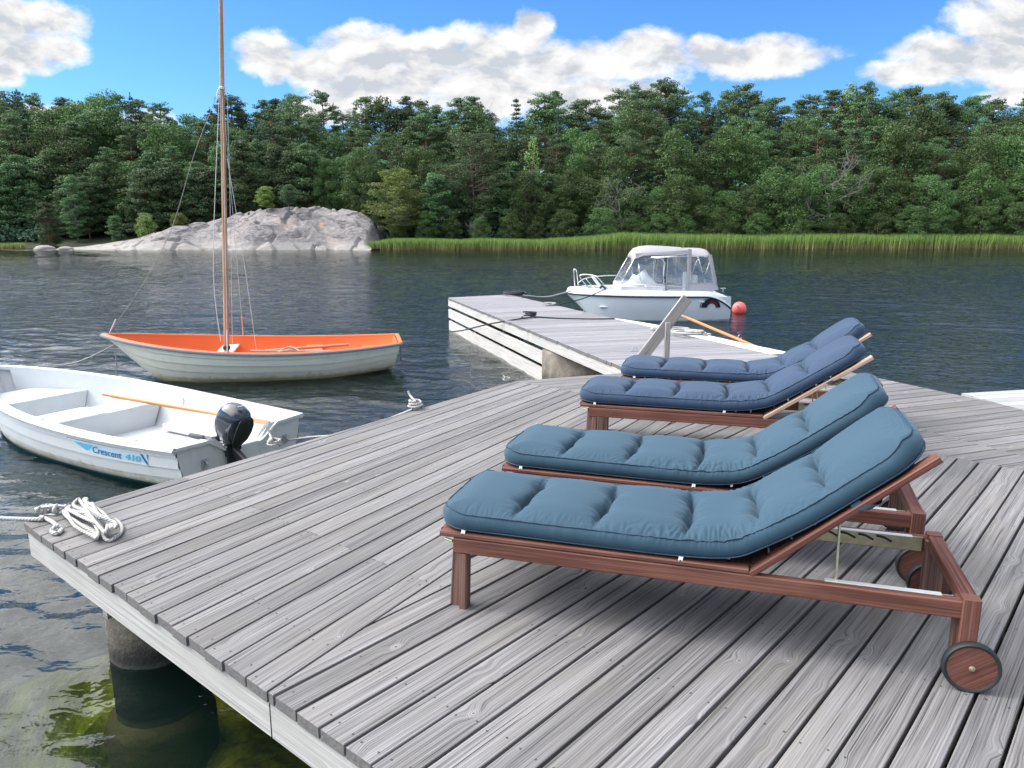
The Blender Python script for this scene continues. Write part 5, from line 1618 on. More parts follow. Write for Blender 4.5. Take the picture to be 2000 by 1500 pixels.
    def arc(name, mat, r0, r1, a0, a1, out, par, ex=1.0):
        rows = []
        for i in range(25):
            f_ = i / 24; a = a0 + (a1 - a0) * f_; ra = r0[0] * (1 - f_) + r0[1] * f_; rb = r1[0] * (1 - f_) + r1[1] * f_
            rows.append([surf(cx_ - math.cos(a) * (ra + (rb - ra) * k / 3) * ex, max(cz_, cz_ + math.sin(a) * (ra + (rb - ra) * k / 3)), out) for k in range(4)])
        return MB().grid(rows).link(name, mat, par)
    em = arc('hull_emblem', 'navy', (.10, .10), (.20, .23), R(2), R(178), .022, t)
    arc('emblem_ring', 'navy', (.245, .235), (.262, .236), R(180), R(72), .022, em)
    arc('emblem_core', 'red', (.115, .115), (.15, .15), R(8), R(110), .024, em)


build_rowboat(); build_moored_rowboat(); build_sailboat(); build_motorboat()


def build_buoy():
    t = thing('mooring_buoy', 'round coral red mooring buoy floating behind the motorboat stern', 'buoy', (5.62, 19.1, WZ + .09))
    mb = MB(); mb.lathe([(0, -.175)] + [(.175 * math.cos(a), .175 * math.sin(a)) for a in [R(-80 + 10 * k) for k in range(17)]] + [(0, .175)], 32); b = mb.link('float', 'buoy', t, True)
    mb = MB(); mb.tube(catmull([(-.05, -.165, .05), (-.11, -.19, .10), (-.14, -.16, .12)], 4), .012, 8); mb.link('eye_rope', 'ropegrey', t)


build_buoy()

# ------------------------------------------------------------------ far shore: rock, trees, reeds
TH = R(11.856)


def at(px, py, z=0.0):
    """point on the horizontal plane z seen in direction (px, py) of the survey photograph"""
    a = (px - 1000) / 1510; b = (750 - py) / 1510
    d = Vector((a, math.cos(TH) + b * math.sin(TH), -math.sin(TH) + b * math.cos(TH)))
    return Vector((0, 0, CAMZ)) + d * ((z - CAMZ) / d.z)


def bear(px, Y):
    """x coordinate, at distance Y, of the bearing through column px"""
    return (px - 1000) / 1510 * (Y * math.cos(TH) + 0.0)


def rise(py, Y):
    return CAMZ + (433 - py) / 1543 * Y

ROCK_PX = [(40, 489), (150, 479), (250, 463), (330, 441), (400, 430), (440, 418), (500, 411), (560, 408), (600, 404), (690, 416), (722, 438), (742, 489)]
RX = np.array([bear(p, 66) for p, _ in ROCK_PX]); RZ = np.array([rise(y, 68.5) for _, y in ROCK_PX])


def rock_z(x, y):
    x = np.asarray(x, float); y = np.asarray(y, float)
    crest = np.interp(x, RX, RZ, left=WZ - 1.0, right=WZ - 1.2)
    d = np.clip((y - 62.6 - .5 * np.sin(x * .7)) / 6.5, -1, 1.6)
    s = np.where(d < 0, d * 1.2, 1 - (1 - np.clip(d, 0, 1)) ** 1.9)
    s = np.where(d > 1, 1 - .25 * (d - 1), s)
    base = WZ + (crest - WZ) * s
    amp = np.clip(crest - WZ, 0, 2.2) / 2.2
    # long sheet joints dipping to the left, and broken faces by the water
    f = fbm(x * .22 + y * .1, y * .4, 21, 4, .42)
    w = x * .42 + y * .55 + 1.8 * f
    steps = (w - np.floor(w)); rid = np.where(steps < .8, steps / .8, (1 - steps) / .2)
    r2 = 1 - np.abs(2 * fbm(x * .45, y * .7, 5, 2) - 1) * 2.2
    return base + amp * (.34 * (rid - .5) + .50 * (f - .5) - .55 * np.clip(r2 - .62, 0, 1) * 2 + .07 * (fbm(x * 1.7, y * 1.9, 9, 3) - .5))


def build_rock():
    xs = np.linspace(RX[0] - .5, RX[-1] + .6, 330); ys = np.concatenate([np.linspace(61.6, 70.5, 150), np.linspace(70.7, 78, 26)])
    X, Y = np.meshgrid(xs, ys); Z = rock_z(X, Y)
    rows = [[(X[i, j], Y[i, j], Z[i, j]) for j in range(len(xs))] for i in range(len(ys))]
    o = MB().grid(rows).link('granite_outcrop', 'rock', smooth=True)
    tag(o, 'pale grey granite outcrop sloping into the water on the far shore', 'rock')
    for i, (px, r, zz, lab) in enumerate(((76, .42, -.60, 'low pale boulder at the waterline beside the left reed bed'), (118, .30, -.60, 'small flat stone awash between the boulder and the granite slope'))):
        rs = random.Random(i); mb = MB(); prof = []
        rows = []
        for a in range(9):
            t = PI * a / 8; rr = []
            for k in range(20):
                q = 2 * PI * k / 20; m = 1 + .18 * math.sin(3 * q + i) + .1 * rs.uniform(-1, 1)
                rr.append((r * 1.9 * m * math.sin(t) * math.cos(q), r * 1.1 * m * math.sin(t) * math.sin(q), r * .72 * math.cos(t)))
            rows.append(rr)
        mb.grid(rows, closed=True); o = mb.link('shore_boulder', 'rock', None, True, (bear(px, 62.6), 62.8, zz)); tag(o, lab, 'rock')


def ground_at(x, y):
    z = land_z(x, y)
    if RX[0] < x < RX[-1] and y < 78: z = max(z, float(rock_z(x, y)))
    return z


class Leaves:
    def __init__(s, seed): s.r = np.random.RandomState(seed); s.v = []
    def pad(s, c, rad, n, size, up=.5, aspect=.55):
        """n leaf-sized faces filling an ellipsoid rad=(rx, ry, rz) round c, faces turned mostly outwards and up"""
        r = s.r; d = r.normal(size=(n, 3)); d /= np.linalg.norm(d, axis=1)[:, None] + 1e-9
        q = d * (r.uniform(.35, 1, (n, 1)) ** .5); p = q * np.array(rad) + np.array(c)
        nn = d * .7 + r.normal(size=(n, 3)) * .55 + np.array([0, 0, up]); nn /= np.linalg.norm(nn, axis=1)[:, None]
        a = np.cross(nn, r.normal(size=(n, 3))); a /= np.linalg.norm(a, axis=1)[:, None] + 1e-9; b = np.cross(nn, a)
        sz = size * r.uniform(.6, 1.3, (n, 1)); a = a * sz * .5; b = b * sz * .5 * aspect
        s.v.append(np.stack([p - a - b * .4, p + a * .2 - b, p + a + b * .3, p - a * .1 + b], 1))
    def mesh(s, name, mat):
        V = np.concatenate(s.v); n = len(V); me = bpy.data.meshes.new(name)
        me.vertices.add(n * 4); me.vertices.foreach_set('co', V.reshape(-1).astype(np.float32))
        me.loops.add(n * 4); me.loops.foreach_set('vertex_index', np.arange(n * 4, dtype=np.int32))
        me.polygons.add(n); me.polygons.foreach_set('loop_start', np.arange(n, dtype=np.int32) * 4)
        me.materials.append(M[mat]); me.update(calc_edges=True); return me


def trunk_mesh(name, pts_list, mat):
    mb = MB()
    for pts, r in pts_list: mb.tube(pts, r, 7)
    me = bpy.data.meshes.new(name); me.from_pydata([tuple(v) for v in mb.v], [], mb.f); me.materials.append(M[mat])
    me.polygons.foreach_set('use_smooth', np.ones(len(me.polygons), dtype=bool)); me.update(); return me


def make_pine(H, Rm, cb, seed, mat='pine', bark='barkred', dens=1.0, spread=0.0, lean=0.0):
    r = random.Random(seed); L = Leaves(seed); limbs = []
    lx, ly = r.uniform(-.03, .03) * H + lean, r.uniform(-.02, .02) * H
    ax = lambda z: Vector((lx * (z / H) ** 1.6 + .12 * math.sin(z * .7 + seed), ly * (z / H) ** 1.6, z))
    limbs.append(([ax(H * k / 8) for k in range(9)], [.017 * H * (1 - .85 * k / 8) + .01 for k in range(9)]))
    z = cb * H
    while z < H * .985:
        f = (z - cb * H) / (H * (1 - cb))
        prof = (min(1, (f + .12) / .30) ** .7) * (1 - f ** 2.6) ** .75 + .10
        for k in range(r.choice((3, 4, 5))):
            a = r.uniform(0, 2 * PI); ln = Rm * prof * r.uniform(.45, 1.12); el = R(r.uniform(0, 28)) + .35 * f
            e = ax(z) + Vector((math.cos(a) * ln, math.sin(a) * ln, math.sin(el) * ln * .55 + r.uniform(-.15, .25)))
            if ln > Rm * .5: limbs.append(([ax(z), ax(z).lerp(e, .55) + Vector((0, 0, -.08)), e], [.05, .035, .012]))
            for m in range(2 if ln < Rm * .6 else 3):
                t = (.58, .95, .78)[m]; c = ax(z).lerp(e, t) + Vector((r.uniform(-.3, .3), r.uniform(-.3, .3), r.uniform(.0, .18)))
                pr = r.uniform(.34, .62) * (1 + spread) * (.75 + .25 * prof)
                L.pad(c, (pr * 1.25, pr * 1.25, pr * .38), int(74 * dens), .155, .75)
        z += r.uniform(.30, .52) * (H / 12)
    L.pad(ax(H * .985), (.35, .35, .4), int(50 * dens), .2, .5)
    return trunk_mesh('trunk', limbs, bark), L.mesh('crown', mat)


def make_spruce(H, Rm, seed, mat='spruce', cb=.05, sparse=1.0):
    r = random.Random(seed); L = Leaves(seed)
    limbs = [([Vector((0, 0, H * k / 6)) for k in range(7)], [.014 * H * (1 - k / 6) + .012 for k in range(7)])]
    z = cb * H
    while z < H * .98:
        f = (z / H - cb) / (1 - cb); rad = Rm * (1 - f) ** .85 + .08
        n = max(3, int(7 * (1 - f) + 3))
        for k in range(n):
            a = r.uniform(0, 2 * PI); ln = rad * r.uniform(.6, 1.12)
            e = Vector((math.cos(a) * ln, math.sin(a) * ln, z - .16 * ln + .25 * f))
            for t in (.35, .68, .96):
                if t < .5 and ln < .7: continue
                L.pad(Vector((0, 0, z)).lerp(e, t), (.26 + .12 * (1 - f), .26 + .12 * (1 - f), .13), int(30 * sparse), .14, .5)
        z += r.uniform(.26, .42) * (H / 12)
    L.pad((0, 0, H * .99), (.07, .07, .35), 26, .14, .3)
    return trunk_mesh('trunk', limbs, 'bark'), L.mesh('crown', mat)


def make_broad(H, Rm, seed, mat='broad', low=.08, narrow=False, dens=1.0):
    r = random.Random(seed); L = Leaves(seed); limbs = [([Vector((.1 * math.sin(k + seed), .08 * k / 6, H * .8 * k / 6)) for k in range(7)], [.018 * H * (1 - .8 * k / 6) + .01 for k in range(7)])]
    n = int(64 * dens)
    for k in range(n):
        f = (k + r.random()) / n; z = H * (low + (.97 - low) * f)
        prof = math.sin(PI * min(1, (.16 + .84 * f)) ** (1.0 if not narrow else .8)) ** .55 if f < .97 else .25
        a = k * 2.399 + r.uniform(-.5, .5); ln = Rm * prof * r.uniform(.45, 1.08)
        c = Vector((math.cos(a) * ln, math.sin(a) * ln, z + r.uniform(-.2, .2)))
        if r.random() < .4: limbs.append(([Vector((0, 0, max(.3, z - ln * .7))), c], [.045, .012]))
        pr = r.uniform(.5, .95) * (Rm / 2.4) ** .5 * (.5 if narrow else 1)
        L.pad(c, (pr, pr, pr * (.62 if not narrow else 1.5)), int(250 * (pr / .8) ** 2), .135, .55, .75)
    return trunk_mesh('trunk', limbs, 'bark'), L.mesh('crown', mat)


def make_dead(H, seed, spread=.45, mat='barkpale', lean=0):
    r = random.Random(seed); parts = []
    def br(p, d, ln, rad, depth):
        pts = [p]; q = p
        for k in range(4):
            d = (d + Vector((r.uniform(-.22, .22), r.uniform(-.22, .22), r.uniform(-.08, .12)))).normalized(); q = q + d * ln / 4; pts.append(q)
            if depth < 3 and (k > 0 or depth > 0):
                for _ in range(2 if depth < 2 else 1):
                    a = r.uniform(0, 2 * PI); side = d.orthogonal().normalized(); side.rotate(Matrix.Rotation(a, 3, d))
                    br(q, (d * .5 + side * (spread + .5)).normalized(), ln * r.uniform(.38, .6), rad * .5 * (1 - .15 * k), depth + 1)
        parts.append((pts, [max(.012, rad * (1 - .2 * i)) for i in range(5)]))
    br(Vector((0, 0, 0)), Vector((lean, 0, 1)).normalized(), H, .02 * H + .03, 0)
    me = trunk_mesh('trunk', parts, mat); zs = [v.co.z for v in me.vertices]; k = H / max(zs)
    me.transform(Matrix.Diagonal((k, k, k, 1))); return me, None


def plant(name, meshes, x, y, scale, label, cat='tree', group=None, rz=None, sz=1.0, zoff=-.15):
    t = thing(name, label, cat, (x, y, ground_at(x, y) + zoff), RND.uniform(0, 6.28) if rz is None else rz, group)
    t.scale = (scale, scale, scale * sz)
    for nm, me in zip(('trunk', 'crown'), meshes):
        if me is None: continue
        o = bpy.data.objects.new(nm, me); C.objects.link(o); o.parent = t
    return t


SKY = [(-60, 208), (0, 205), (60, 190), (100, 202), (130, 212), (190, 210), (230, 190), (275, 205), (310, 218), (350, 203), (400, 203), (460, 202), (520, 208), (560, 204), (600, 196), (640, 198), (670, 215), (700, 212), (740, 200), (790, 206), (825, 200), (870, 222), (910, 203), (950, 190), (985, 232), (1040, 240), (1070, 190), (1130, 212), (1165, 196), (1240, 170), (1290, 183), (1340, 196), (1380, 200), (1420, 184), (1460, 180), (1500, 206), (1560, 205), (1590, 196), (1640, 185), (1670, 187), (1740, 184), (1790, 192), (1850, 208), (1900, 200), (1940, 197), (2000, 200), (2080, 205)]


def sky_y(px): return float(np.interp(px, [p for p, _ in SKY], [q for _, q in SKY]))


def zone(px):
    for lim, z in ((250, 'at the left end of the shore'), (480, 'seen near the mast'), (735, 'above the granite outcrop'), (1100, 'between the outcrop and the motorboat'), (1440, 'above the motorboat'), (1720, 'above the farthest cushions')):
        if px < lim: return z
    return 'at the right end of the shore'


def build_forest():
    pines = [(make_pine(12, 2.3, .30, 101), 12, 2.3), (make_pine(12, 2.7, .38, 102), 12, 2.7), (make_pine(12, 2.0, .22, 103), 12, 2.0), (make_pine(12, 2.5, .45, 104, dens=1.1), 12, 2.5), (make_pine(12, 1.8, .28, 105), 12, 1.8), (make_pine(12, 2.9, .34, 106, spread=.15), 12, 2.9)]
    spruces = [(make_spruce(12, 1.9, 201), 12, 1.9), (make_spruce(12, 1.5, 202), 12, 1.5), (make_spruce(12, 1.9, 203, sparse=.6, cb=.25), 12, 1.9)]
    broads = [(make_broad(8, 2.7, 301), 8, 2.7), (make_broad(8, 2.3, 302), 8, 2.3), (make_broad(8, 3.0, 303), 8, 3.0), (make_broad(8, 2.1, 304, low=.2), 8, 2.1)]
    shorts = [(make_pine(6, 1.9, .12, 401), 6, 1.9), (make_pine(6, 1.6, .10, 402), 6, 1.6)]
    r = random.Random(5); cnt = 0
    def put(kind, px, ytop, Y, label, group, jit=0.0, wide=1.0):
        X = bear(px, Y)
        if abs(X) > 70: return
        g = ground_at(X, Y); H = max(1.5, rise(ytop, Y) - g)
        lst = {'pine': pines, 'spruce': spruces, 'broad': broads, 'short': shorts}[kind]
        me, h0, _ = lst[r.randrange(len(lst))]
        if kind == 'pine' and H < 7.5: me, h0, _ = shorts[r.randrange(2)]
        nm = {'pine': 'pine_tree', 'spruce': 'spruce_tree', 'broad': 'leafy_tree', 'short': 'pine_tree'}[kind]
        s = H / h0; sw = min(s, 1.1) * r.uniform(.72, 1.05) if kind != 'broad' else s * r.uniform(.85, 1.05)
        label = label + ', ' + zone(px)
        t = plant(nm, me, X, Y, sw * wide, label, nm.split('_')[0] + ' tree' if nm != 'leafy_tree' else 'leafy tree', group); t.scale = (sw * wide, sw * wide, s * 1.0)
    # rank against the sky
    px = -55
    while px < 2070:
        f = r.random(); k = 'pine' if f < .80 else ('spruce' if f < .93 else 'broad')
        if px < 260 and f > .62: k = 'broad'
        y = sky_y(px) + r.choice((-8, -3, 2, 8, 18, 30, 42))
        if 968 < px < 1050: px += 12; continue
        put(k, px, y, r.uniform(84, 91), {'pine': 'pine whose crown tops the skyline', 'spruce': 'pointed dark spruce on the skyline', 'broad': 'leafy tree on the skyline'}[k], 'trees on the skyline of the far wood')
        px += r.uniform(15, 27)
    # middle ranks
    for (Y0, Y1, d0, d1, st, p) in ((78, 82, 22, 62, 31, .72), (73.5, 76.5, 62, 120, 38, .66)):
        px = -50
        while px < 2060:
            f = r.random(); k = 'pine' if f < p else ('spruce' if f < p + .06 else 'broad')
            if px > 1080 and Y0 < 77 and f > .5: k = 'broad'
            put(k, px, sky_y(px) + r.uniform(d0, d1), r.uniform(Y0, Y1), {'pine': 'pine amid the wood below the skyline', 'spruce': 'spruce amid the wood below the skyline', 'broad': 'leafy tree amid the wood below the skyline'}[k], 'trees in the thick of the far wood')
            px += r.uniform(st * .7, st * 1.35)
    # front rank: low leafy trees over the reeds, small pines by the rock
    px = 1090
    while px < 2060:
        put('broad', px, r.uniform(318, 372), r.uniform(69.5, 72), 'round leafy tree right behind the reeds', 'leafy trees behind the reeds', wide=1.12)
        px += r.uniform(36, 60)
    px = 780
    while px < 1120:
        put('pine' if r.random() < .6 else 'broad', px, r.uniform(325, 385), r.uniform(69.5, 72.5), 'smaller tree at the front edge of the wood', 'trees at the edge of the far wood')
        px += r.uniform(34, 52)
    px = -45
    while px < 470:
        yb = 350 + r.uniform(-35, 35) if px < 330 else 340 + r.uniform(-20, 20)
        put('pine', px, yb, r.uniform(72.5, 75), 'small pine in the front rank of the wood', 'small pines behind the outcrop')
        px += r.uniform(30, 48)
    px = 1100
    while px < 2060:
        put('broad', px, r.uniform(392, 425), r.uniform(67.6, 68.8), 'low leafy bush touching the reeds', 'bushes along the reeds', wide=1.3)
        px += r.uniform(48, 85)
    px = 735
    while px < 1100:
        put('broad', px, r.uniform(400, 430), r.uniform(67.6, 68.8), 'low leafy bush touching the reeds', 'bushes along the reeds', wide=1.2)
        px += r.uniform(40, 60)
    # trees that can be told apart
    def one(name, meshes, h0, px, ytop, Y, label, cat='tree', wide=1.0, part=1.0, rz=0):
        X = bear(px, Y); g = ground_at(X, Y); H = rise(ytop, Y) - g; s = H / h0
        t = plant(name, meshes, X, Y, s, label, cat, None, rz); t.scale = (s * wide, s * wide, s)
    one('spruce_tree', make_spruce(12, 1.7, 211, cb=.30), 12, 1008, 203, 83, 'narrow dark spruce alone in the gap in the skyline', 'spruce tree')
    one('dead_tree', make_dead(10, 7, .15), 10, 972, 205, 84, 'bare white dead trunk standing beside the lone dark spruce', 'dead tree')
    one('spruce_tree', make_spruce(12, 1.5, 212, cb=.42, sparse=.55), 12, 277, 194, 82.5, 'thin ragged spruce with a bare forked trunk, left of the mast', 'spruce tree', .8)
    one('leafy_tree', make_broad(10, 2.6, 311, dens=1.1), 10, 228, 190, 82, 'tall domed leafy tree left of the ragged spruce', 'leafy tree', .8)
    one('spruce_tree', make_spruce(12, 1.5, 213, sparse=.5, cb=.35), 12, 64, 188, 84, 'sparse spruce at the far left of the skyline', 'spruce tree')
    one('birch_tree', make_broad(11, 1.25, 321, 'birch', .12, True, 1.5), 11, 1040, 268, 72, 'slender yellowish birch in the middle of the wood', 'birch tree')
    one('birch_tree', make_broad(11, 1.3, 322, 'birch', .5, True, 1.2), 11, 1640, 168, 86, 'pale birch crown standing highest above the wood at right', 'birch tree')
    one('pine_tree', make_pine(8, 3.3, .20, 331, 'lightpine', 'barkpale', 1.1, .25), 8, 775, 335, 68.8, 'bright green spreading pine at the right end of the outcrop', 'pine tree')
    one('pine_tree', make_pine(11, 4.2, .28, 332, 'pine', 'bark', 1.1, .3), 11, 925, 268, 71, 'broad spreading pine behind the reeds, right of the bright green pine', 'pine tree', .95)
    one('dead_tree', make_dead(6, 3, .5), 6, 1218, 338, 69.2, 'leafless grey dead tree among the green of the front rank', 'dead tree', 1.0)
    o = one('dead_tree', make_dead(6, 12, .5), 6, 1625, 292, 69.4, 'broken bleached snag showing in the middle of the leafy trees at right', 'dead tree', 1.3)
    one('dead_tree', make_dead(5, 22, .05), 5, 918, 405, 67.9, 'straight pale dead stem rising from the reeds under the spreading pine', 'dead tree', .8)
    one('pine_tree', make_pine(5, 2.1, .25, 341, 'lightpine', 'bark', 1.0, .2), 5, 522, 366, 67.4, 'low spreading pine on the crown of the outcrop, the left of the two', 'pine tree', .8)
    one('pine_tree', make_pine(5, 2.1, .35, 342, 'pine', 'barkpale', .9, .2), 5, 566, 362, 67.0, 'low spreading pine on the crown of the outcrop, the right of the two', 'pine tree', .75)
    one('bush', make_broad(3, 1.3, 351, 'pine', .05), 3, 487, 412, 67.2, 'small dark bush on the outcrop just right of the mast', 'bush', .8)
    one('bush', make_broad(3, 1.8, 352, 'lightpine', .05), 3, 350, 414, 67.6, 'green bush on the outcrop left of the mast', 'bush', .8)
    one('bush', make_broad(3, 1.1, 353, 'birch', .05), 3, 285, 418, 68.0, 'small yellowish bush at the upper left edge of the outcrop', 'bush')
    one('pine_tree', make_pine(5, 1.3, .05, 354, 'pine'), 5, 226, 420, 68.5, 'young rounded pine at the left end of the outcrop', 'pine tree')
    one('pine_tree', make_pine(9, 1.9, .10, 355, 'pine', 'barkpale'), 9, 150, 345, 70.5, 'slim paler pine rising at the left shore', 'pine tree', .9)
    one('pine_tree', make_pine(7, 2.2, .03, 356, 'pine'), 7, 92, 395, 67.5, 'bushy dark pine leaning over the water by the left reeds', 'pine tree', .8)
    # undergrowth fills the dark floor of the wood
    L = Leaves(900); rr = random.Random(9)
    for _ in range(1500):
        Y = rr.choice((rr.uniform(70, 78), rr.uniform(78, 104))); X = bear(rr.uniform(-70, 2070), Y)
        if RX[0] < X < RX[-1] and Y < 76: Y = rr.uniform(76, 84)
        h = rr.uniform(.6, 1.6) if Y < 80 else rr.uniform(1.2, 3.6)
        L.pad((X, Y, land_z(X, Y) + h * .5), (rr.uniform(.8, 1.7), 1.0, h * .6), 70, .34, .5, .8)
    o = bpy.data.objects.new('undergrowth', L.mesh('undergrowth', 'spruce')); C.objects.link(o)
    tag(o, 'dark undergrowth between the trunks of the far wood', 'undergrowth', kind='stuff')
    # the wood goes on beyond both ends of the view, as one mass
    L = Leaves(901)
    for _ in range(1900):
        Y = rr.uniform(69, 92); px_ = rr.uniform(-760, -75) if rr.random() < .55 else rr.uniform(2085, 2600); X = bear(px_, Y)
        top = 4.5 + (Y - 69) * .38 + 1.6 * float(fbm(X * .4, Y * .3, 77)); h = rr.uniform(.3, top)
        L.pad((X, Y, land_z(X, Y) + h), (rr.uniform(.9, 1.7), 1.1, .7), 90, .26, .6, .7)
    o = bpy.data.objects.new('distant_wood', L.mesh('distant_wood', 'pine')); C.objects.link(o)
    tag(o, 'wood continuing along the far shore beyond both ends of the view', 'wood', kind='stuff')


def build_reeds():
    r = np.random.RandomState(4)
    n1, n2 = 34000, 2200
    X = np.concatenate([r.uniform(-11.8, 49, n1), r.uniform(-48, -39.8, n2)])
    dep = np.interp(X, [-12, -10, 2, 8, 30, 50], [.8, 2.4, 3.0, 4.2, 3.8, 3.8])
    Y0 = np.interp(X, [-48, -12, 10, 20, 50], [63.2, 62.9, 63.3, 64.6, 65.4]) + .25 * np.sin(X * 1.7) + .3 * fbm(X * .8, X * 0, 3)
    Y = Y0 + r.uniform(0, 1, len(X)) ** .8 * dep
    hh = .90 * np.interp(X, [-12, -10, 0, 5, 9, 20, 50], [.6, .98, .92, 1.02, 1.45, 1.30, 1.30]) * (.72 + .30 * fbm(X * .45, Y * .5, 11) + r.uniform(0, .22, len(X)))
    z0 = np.full(len(X), WZ - .1)
    w = .022; a = r.uniform(0, PI, len(X)); dx, dy = np.cos(a) * w, np.sin(a) * w
    lx, ly = r.normal(.05, .12, len(X)) * hh, r.normal(0, .10, len(X)) * hh
    b0 = np.stack([X - dx, Y - dy, z0], 1); b1 = np.stack([X + dx, Y + dy, z0], 1)
    m0 = np.stack([X - dx * 1.1 + lx * .35, Y - dy * 1.1 + ly * .35, z0 + hh * .6], 1); m1 = np.stack([X + dx * 1.1 + lx * .35, Y + dy * 1.1 + ly * .35, z0 + hh * .6], 1)
    t = np.stack([X + lx, Y + ly, z0 + hh + .1], 1)
    V = np.stack([b0, b1, m1, t, m0], 1).reshape(-1, 3); n = len(X)
    me = bpy.data.meshes.new('reeds'); me.vertices.add(n * 5); me.vertices.foreach_set('co', V.reshape(-1).astype(np.float32))
    me.loops.add(n * 5); me.loops.foreach_set('vertex_index', np.arange(n * 5, dtype=np.int32)); me.polygons.add(n); me.polygons.foreach_set('loop_start', np.arange(n, dtype=np.int32) * 5)
    me.materials.append(M['reed']); me.update(calc_edges=True)
    o = bpy.data.objects.new('reeds', me); C.objects.link(o)
    tag(o, 'green reeds standing in the shallows along the far shore', 'reeds', kind='stuff')


build_rock(); build_forest(); build_reeds()

# ------------------------------------------------------------------ ropes and small things on the deck
def rope(name, pts, r, mat, label, cat='rope', n=8, parent=None, group=None, sides=8):
    mb = MB(); mb.tube(catmull(pts, n), r, sides); o = mb.link(name, mat, parent, True)
    if parent is None: tag(o, label, cat, group)
    return o


def deck_pts(lst): return [at(x, y, z) for x, y, z in lst]


def build_ropes():
    # heap of laid rope on the corner of the deck: long flattened loops laid over each other
    rs = random.Random(12); pts = []
    near, far = (204, 1036), (152, 988); nlo = 12
    for i in range(nlo):
        f = i / (nlo - 1); z = .012 + .006 * i
        fx, fy = far[0] + (i - 5.5) * 5.4 + rs.uniform(-7, 7), far[1] - (i - 5.5) * 1.5 + rs.uniform(-9, 9)
        nx, ny = near[0] + (i - 5.5) * 4.6 + rs.uniform(-7, 7), near[1] - 4 - (i - 5.5) * 2.2 + rs.uniform(-12, 10)
        mx, my = (fx + nx) / 2 + rs.uniform(-13, 13), (fy + ny) / 2 + rs.uniform(-8, 8)
        a = [(fx, fy, z), (mx, my, z + .018), (nx, ny, z)]
        if i % 2: a = a[::-1]
        if i: 
            l = pts[-1]; q = a[0]; ex = 1 if (i % 2) else -1
            pts.append(((l[0] + q[0]) / 2 + 2, (l[1] + q[1]) / 2 + (9 if i % 2 else -8), z + .004))
        pts += a
    pts += [(205, 1052, .014), (232, 1045, .013), (238, 1030, .013), (228, 1016, .014), (208, 1010, .03), (180, 1004, .055), (150, 1000, .05)]
    o = rope('coiled_rope', deck_pts(pts), .0088, 'rope', 'white laid rope heaped in long loops on the near corner of the deck', n=7, sides=9)
    # rope from off to the left over the corner cleat, with a short loose end
    c = at(100, 1003, .03)
    tl = [Vector((-4.1, 4.15, -.12)), Vector((-3.3, 4.0, -.035)), at(62, 1014, .012), at(80, 1010, .014), at(100, 1018, .012), at(112, 1028, .012), at(118, 1036, .012), at(110, 1042, .013), at(101, 1038, .014), at(104, 1032, .026), at(114, 1027, .03), at(121, 1034, .014), at(113, 1043, .012)]
    rope('mooring_line', tl, .0105, 'rope', 'white rope running off the deck corner over the water to the left', n=7, sides=9)
    t = thing('deck_cleat', 'small galvanised cleat wrapped in pale rope at the deck corner', 'cleat', at(100, 1004, 0))
    mb = MB(); mb.tube([(-.07, -.02, .035), (-.03, -.01, .042), (.03, .01, .042), (.07, .02, .035)], [.007, .010, .010, .007], 10); mb.tube([(-.025, -.008, 0), (-.025, -.008, .04)], .009, 8); mb.tube([(.025, .008, 0), (.025, .008, .04)], .009, 8); mb.box((-.05, -.018, 0), (.05, .018, .006), .002)
    mb.link('cleat_body', 'zinc', t)
    q = []
    for k in range(20):
        a = k * .9; q.append((.045 * math.sin(a * .5) + .01 * math.cos(a), .03 * math.cos(a), .03 + .018 * math.sin(a)))
    MB().tube(catmull(q, 4), .009, 8).link('rope_turns', 'rope', t, True)
    # transom line of the white boat to the deck edge, with its knot
    Mx = Matrix.Translation((-2.371, 6.583, WZ)) @ Matrix.Rotation(R(149.2), 4, 'Z')
    a = Mx @ Vector((-.04, -.47, .20)); b = at(806, 799, .015)
    rope('stern_line', [a, a.lerp(b, .18) + Vector((0, 0, -.02)), a.lerp(b, .5) + Vector((0, 0, -.07)), a.lerp(b, .8) + Vector((0, 0, -.035)), b], .0085, 'rope', 'thin white line from the white boat transom to the knot on the deck edge')
    def knot(px, py, lab, s=1.0, seed=1, mat='rope'):
        r_ = random.Random(seed); base = at(px, py, 0); q = []
        for k in range(16):
            a_ = k * 1.15; q.append(base + Vector((math.cos(a_) * (.055 - .001 * k) * s + r_.uniform(-.012, .012), math.sin(a_) * .05 * s + r_.uniform(-.012, .012), .012 + .004 * k * s + r_.uniform(0, .008))))
        q.append(base + Vector((-.05 * s, .06 * s, .10 * s))); q.append(base + Vector((-.07 * s, .08 * s, .14 * s)))
        o = rope('rope_knot', q, .0095 * s, mat, lab, 'knot', 6)
    knot(812, 799, 'white knotted rope on the deck edge at the end of the thin line', 1.0, 1)
    knot(536, 874, 'white knotted rope with a shackle on the deck edge behind the outboard', .8, 3)
    knot(989, 746, 'small dark shackle and rope end at the inner corner of the deck', .55, 5, 'ropegrey')
    # bow lines of the sailing dinghy
    Sx = Matrix.Translation((-1.724, 11.68, WZ)) @ Matrix.Rotation(R(191.76), 4, 'Z')
    bow = Sx @ Vector((3.98, 0, .50)); low = Vector((-7.35, 10.9, WZ + .02))
    rope('bow_line', [bow, bow.lerp(low, .35) + Vector((0, 0, -.10)), low.lerp(bow, .3), low], .011, 'ropegrey', 'grey mooring line slanting from the sailing dinghy bow behind the white boat')
    dn = bow + Vector((-.02, -.05, 0)); rope('hanging_rope', [dn, dn + Vector((.03, -.02, -.2)), dn + Vector((.0, .0, -.5)), dn + Vector((.02, 0, -.85))], .010, 'ropegrey', 'grey rope hanging straight down from the sailing dinghy bow into the water')
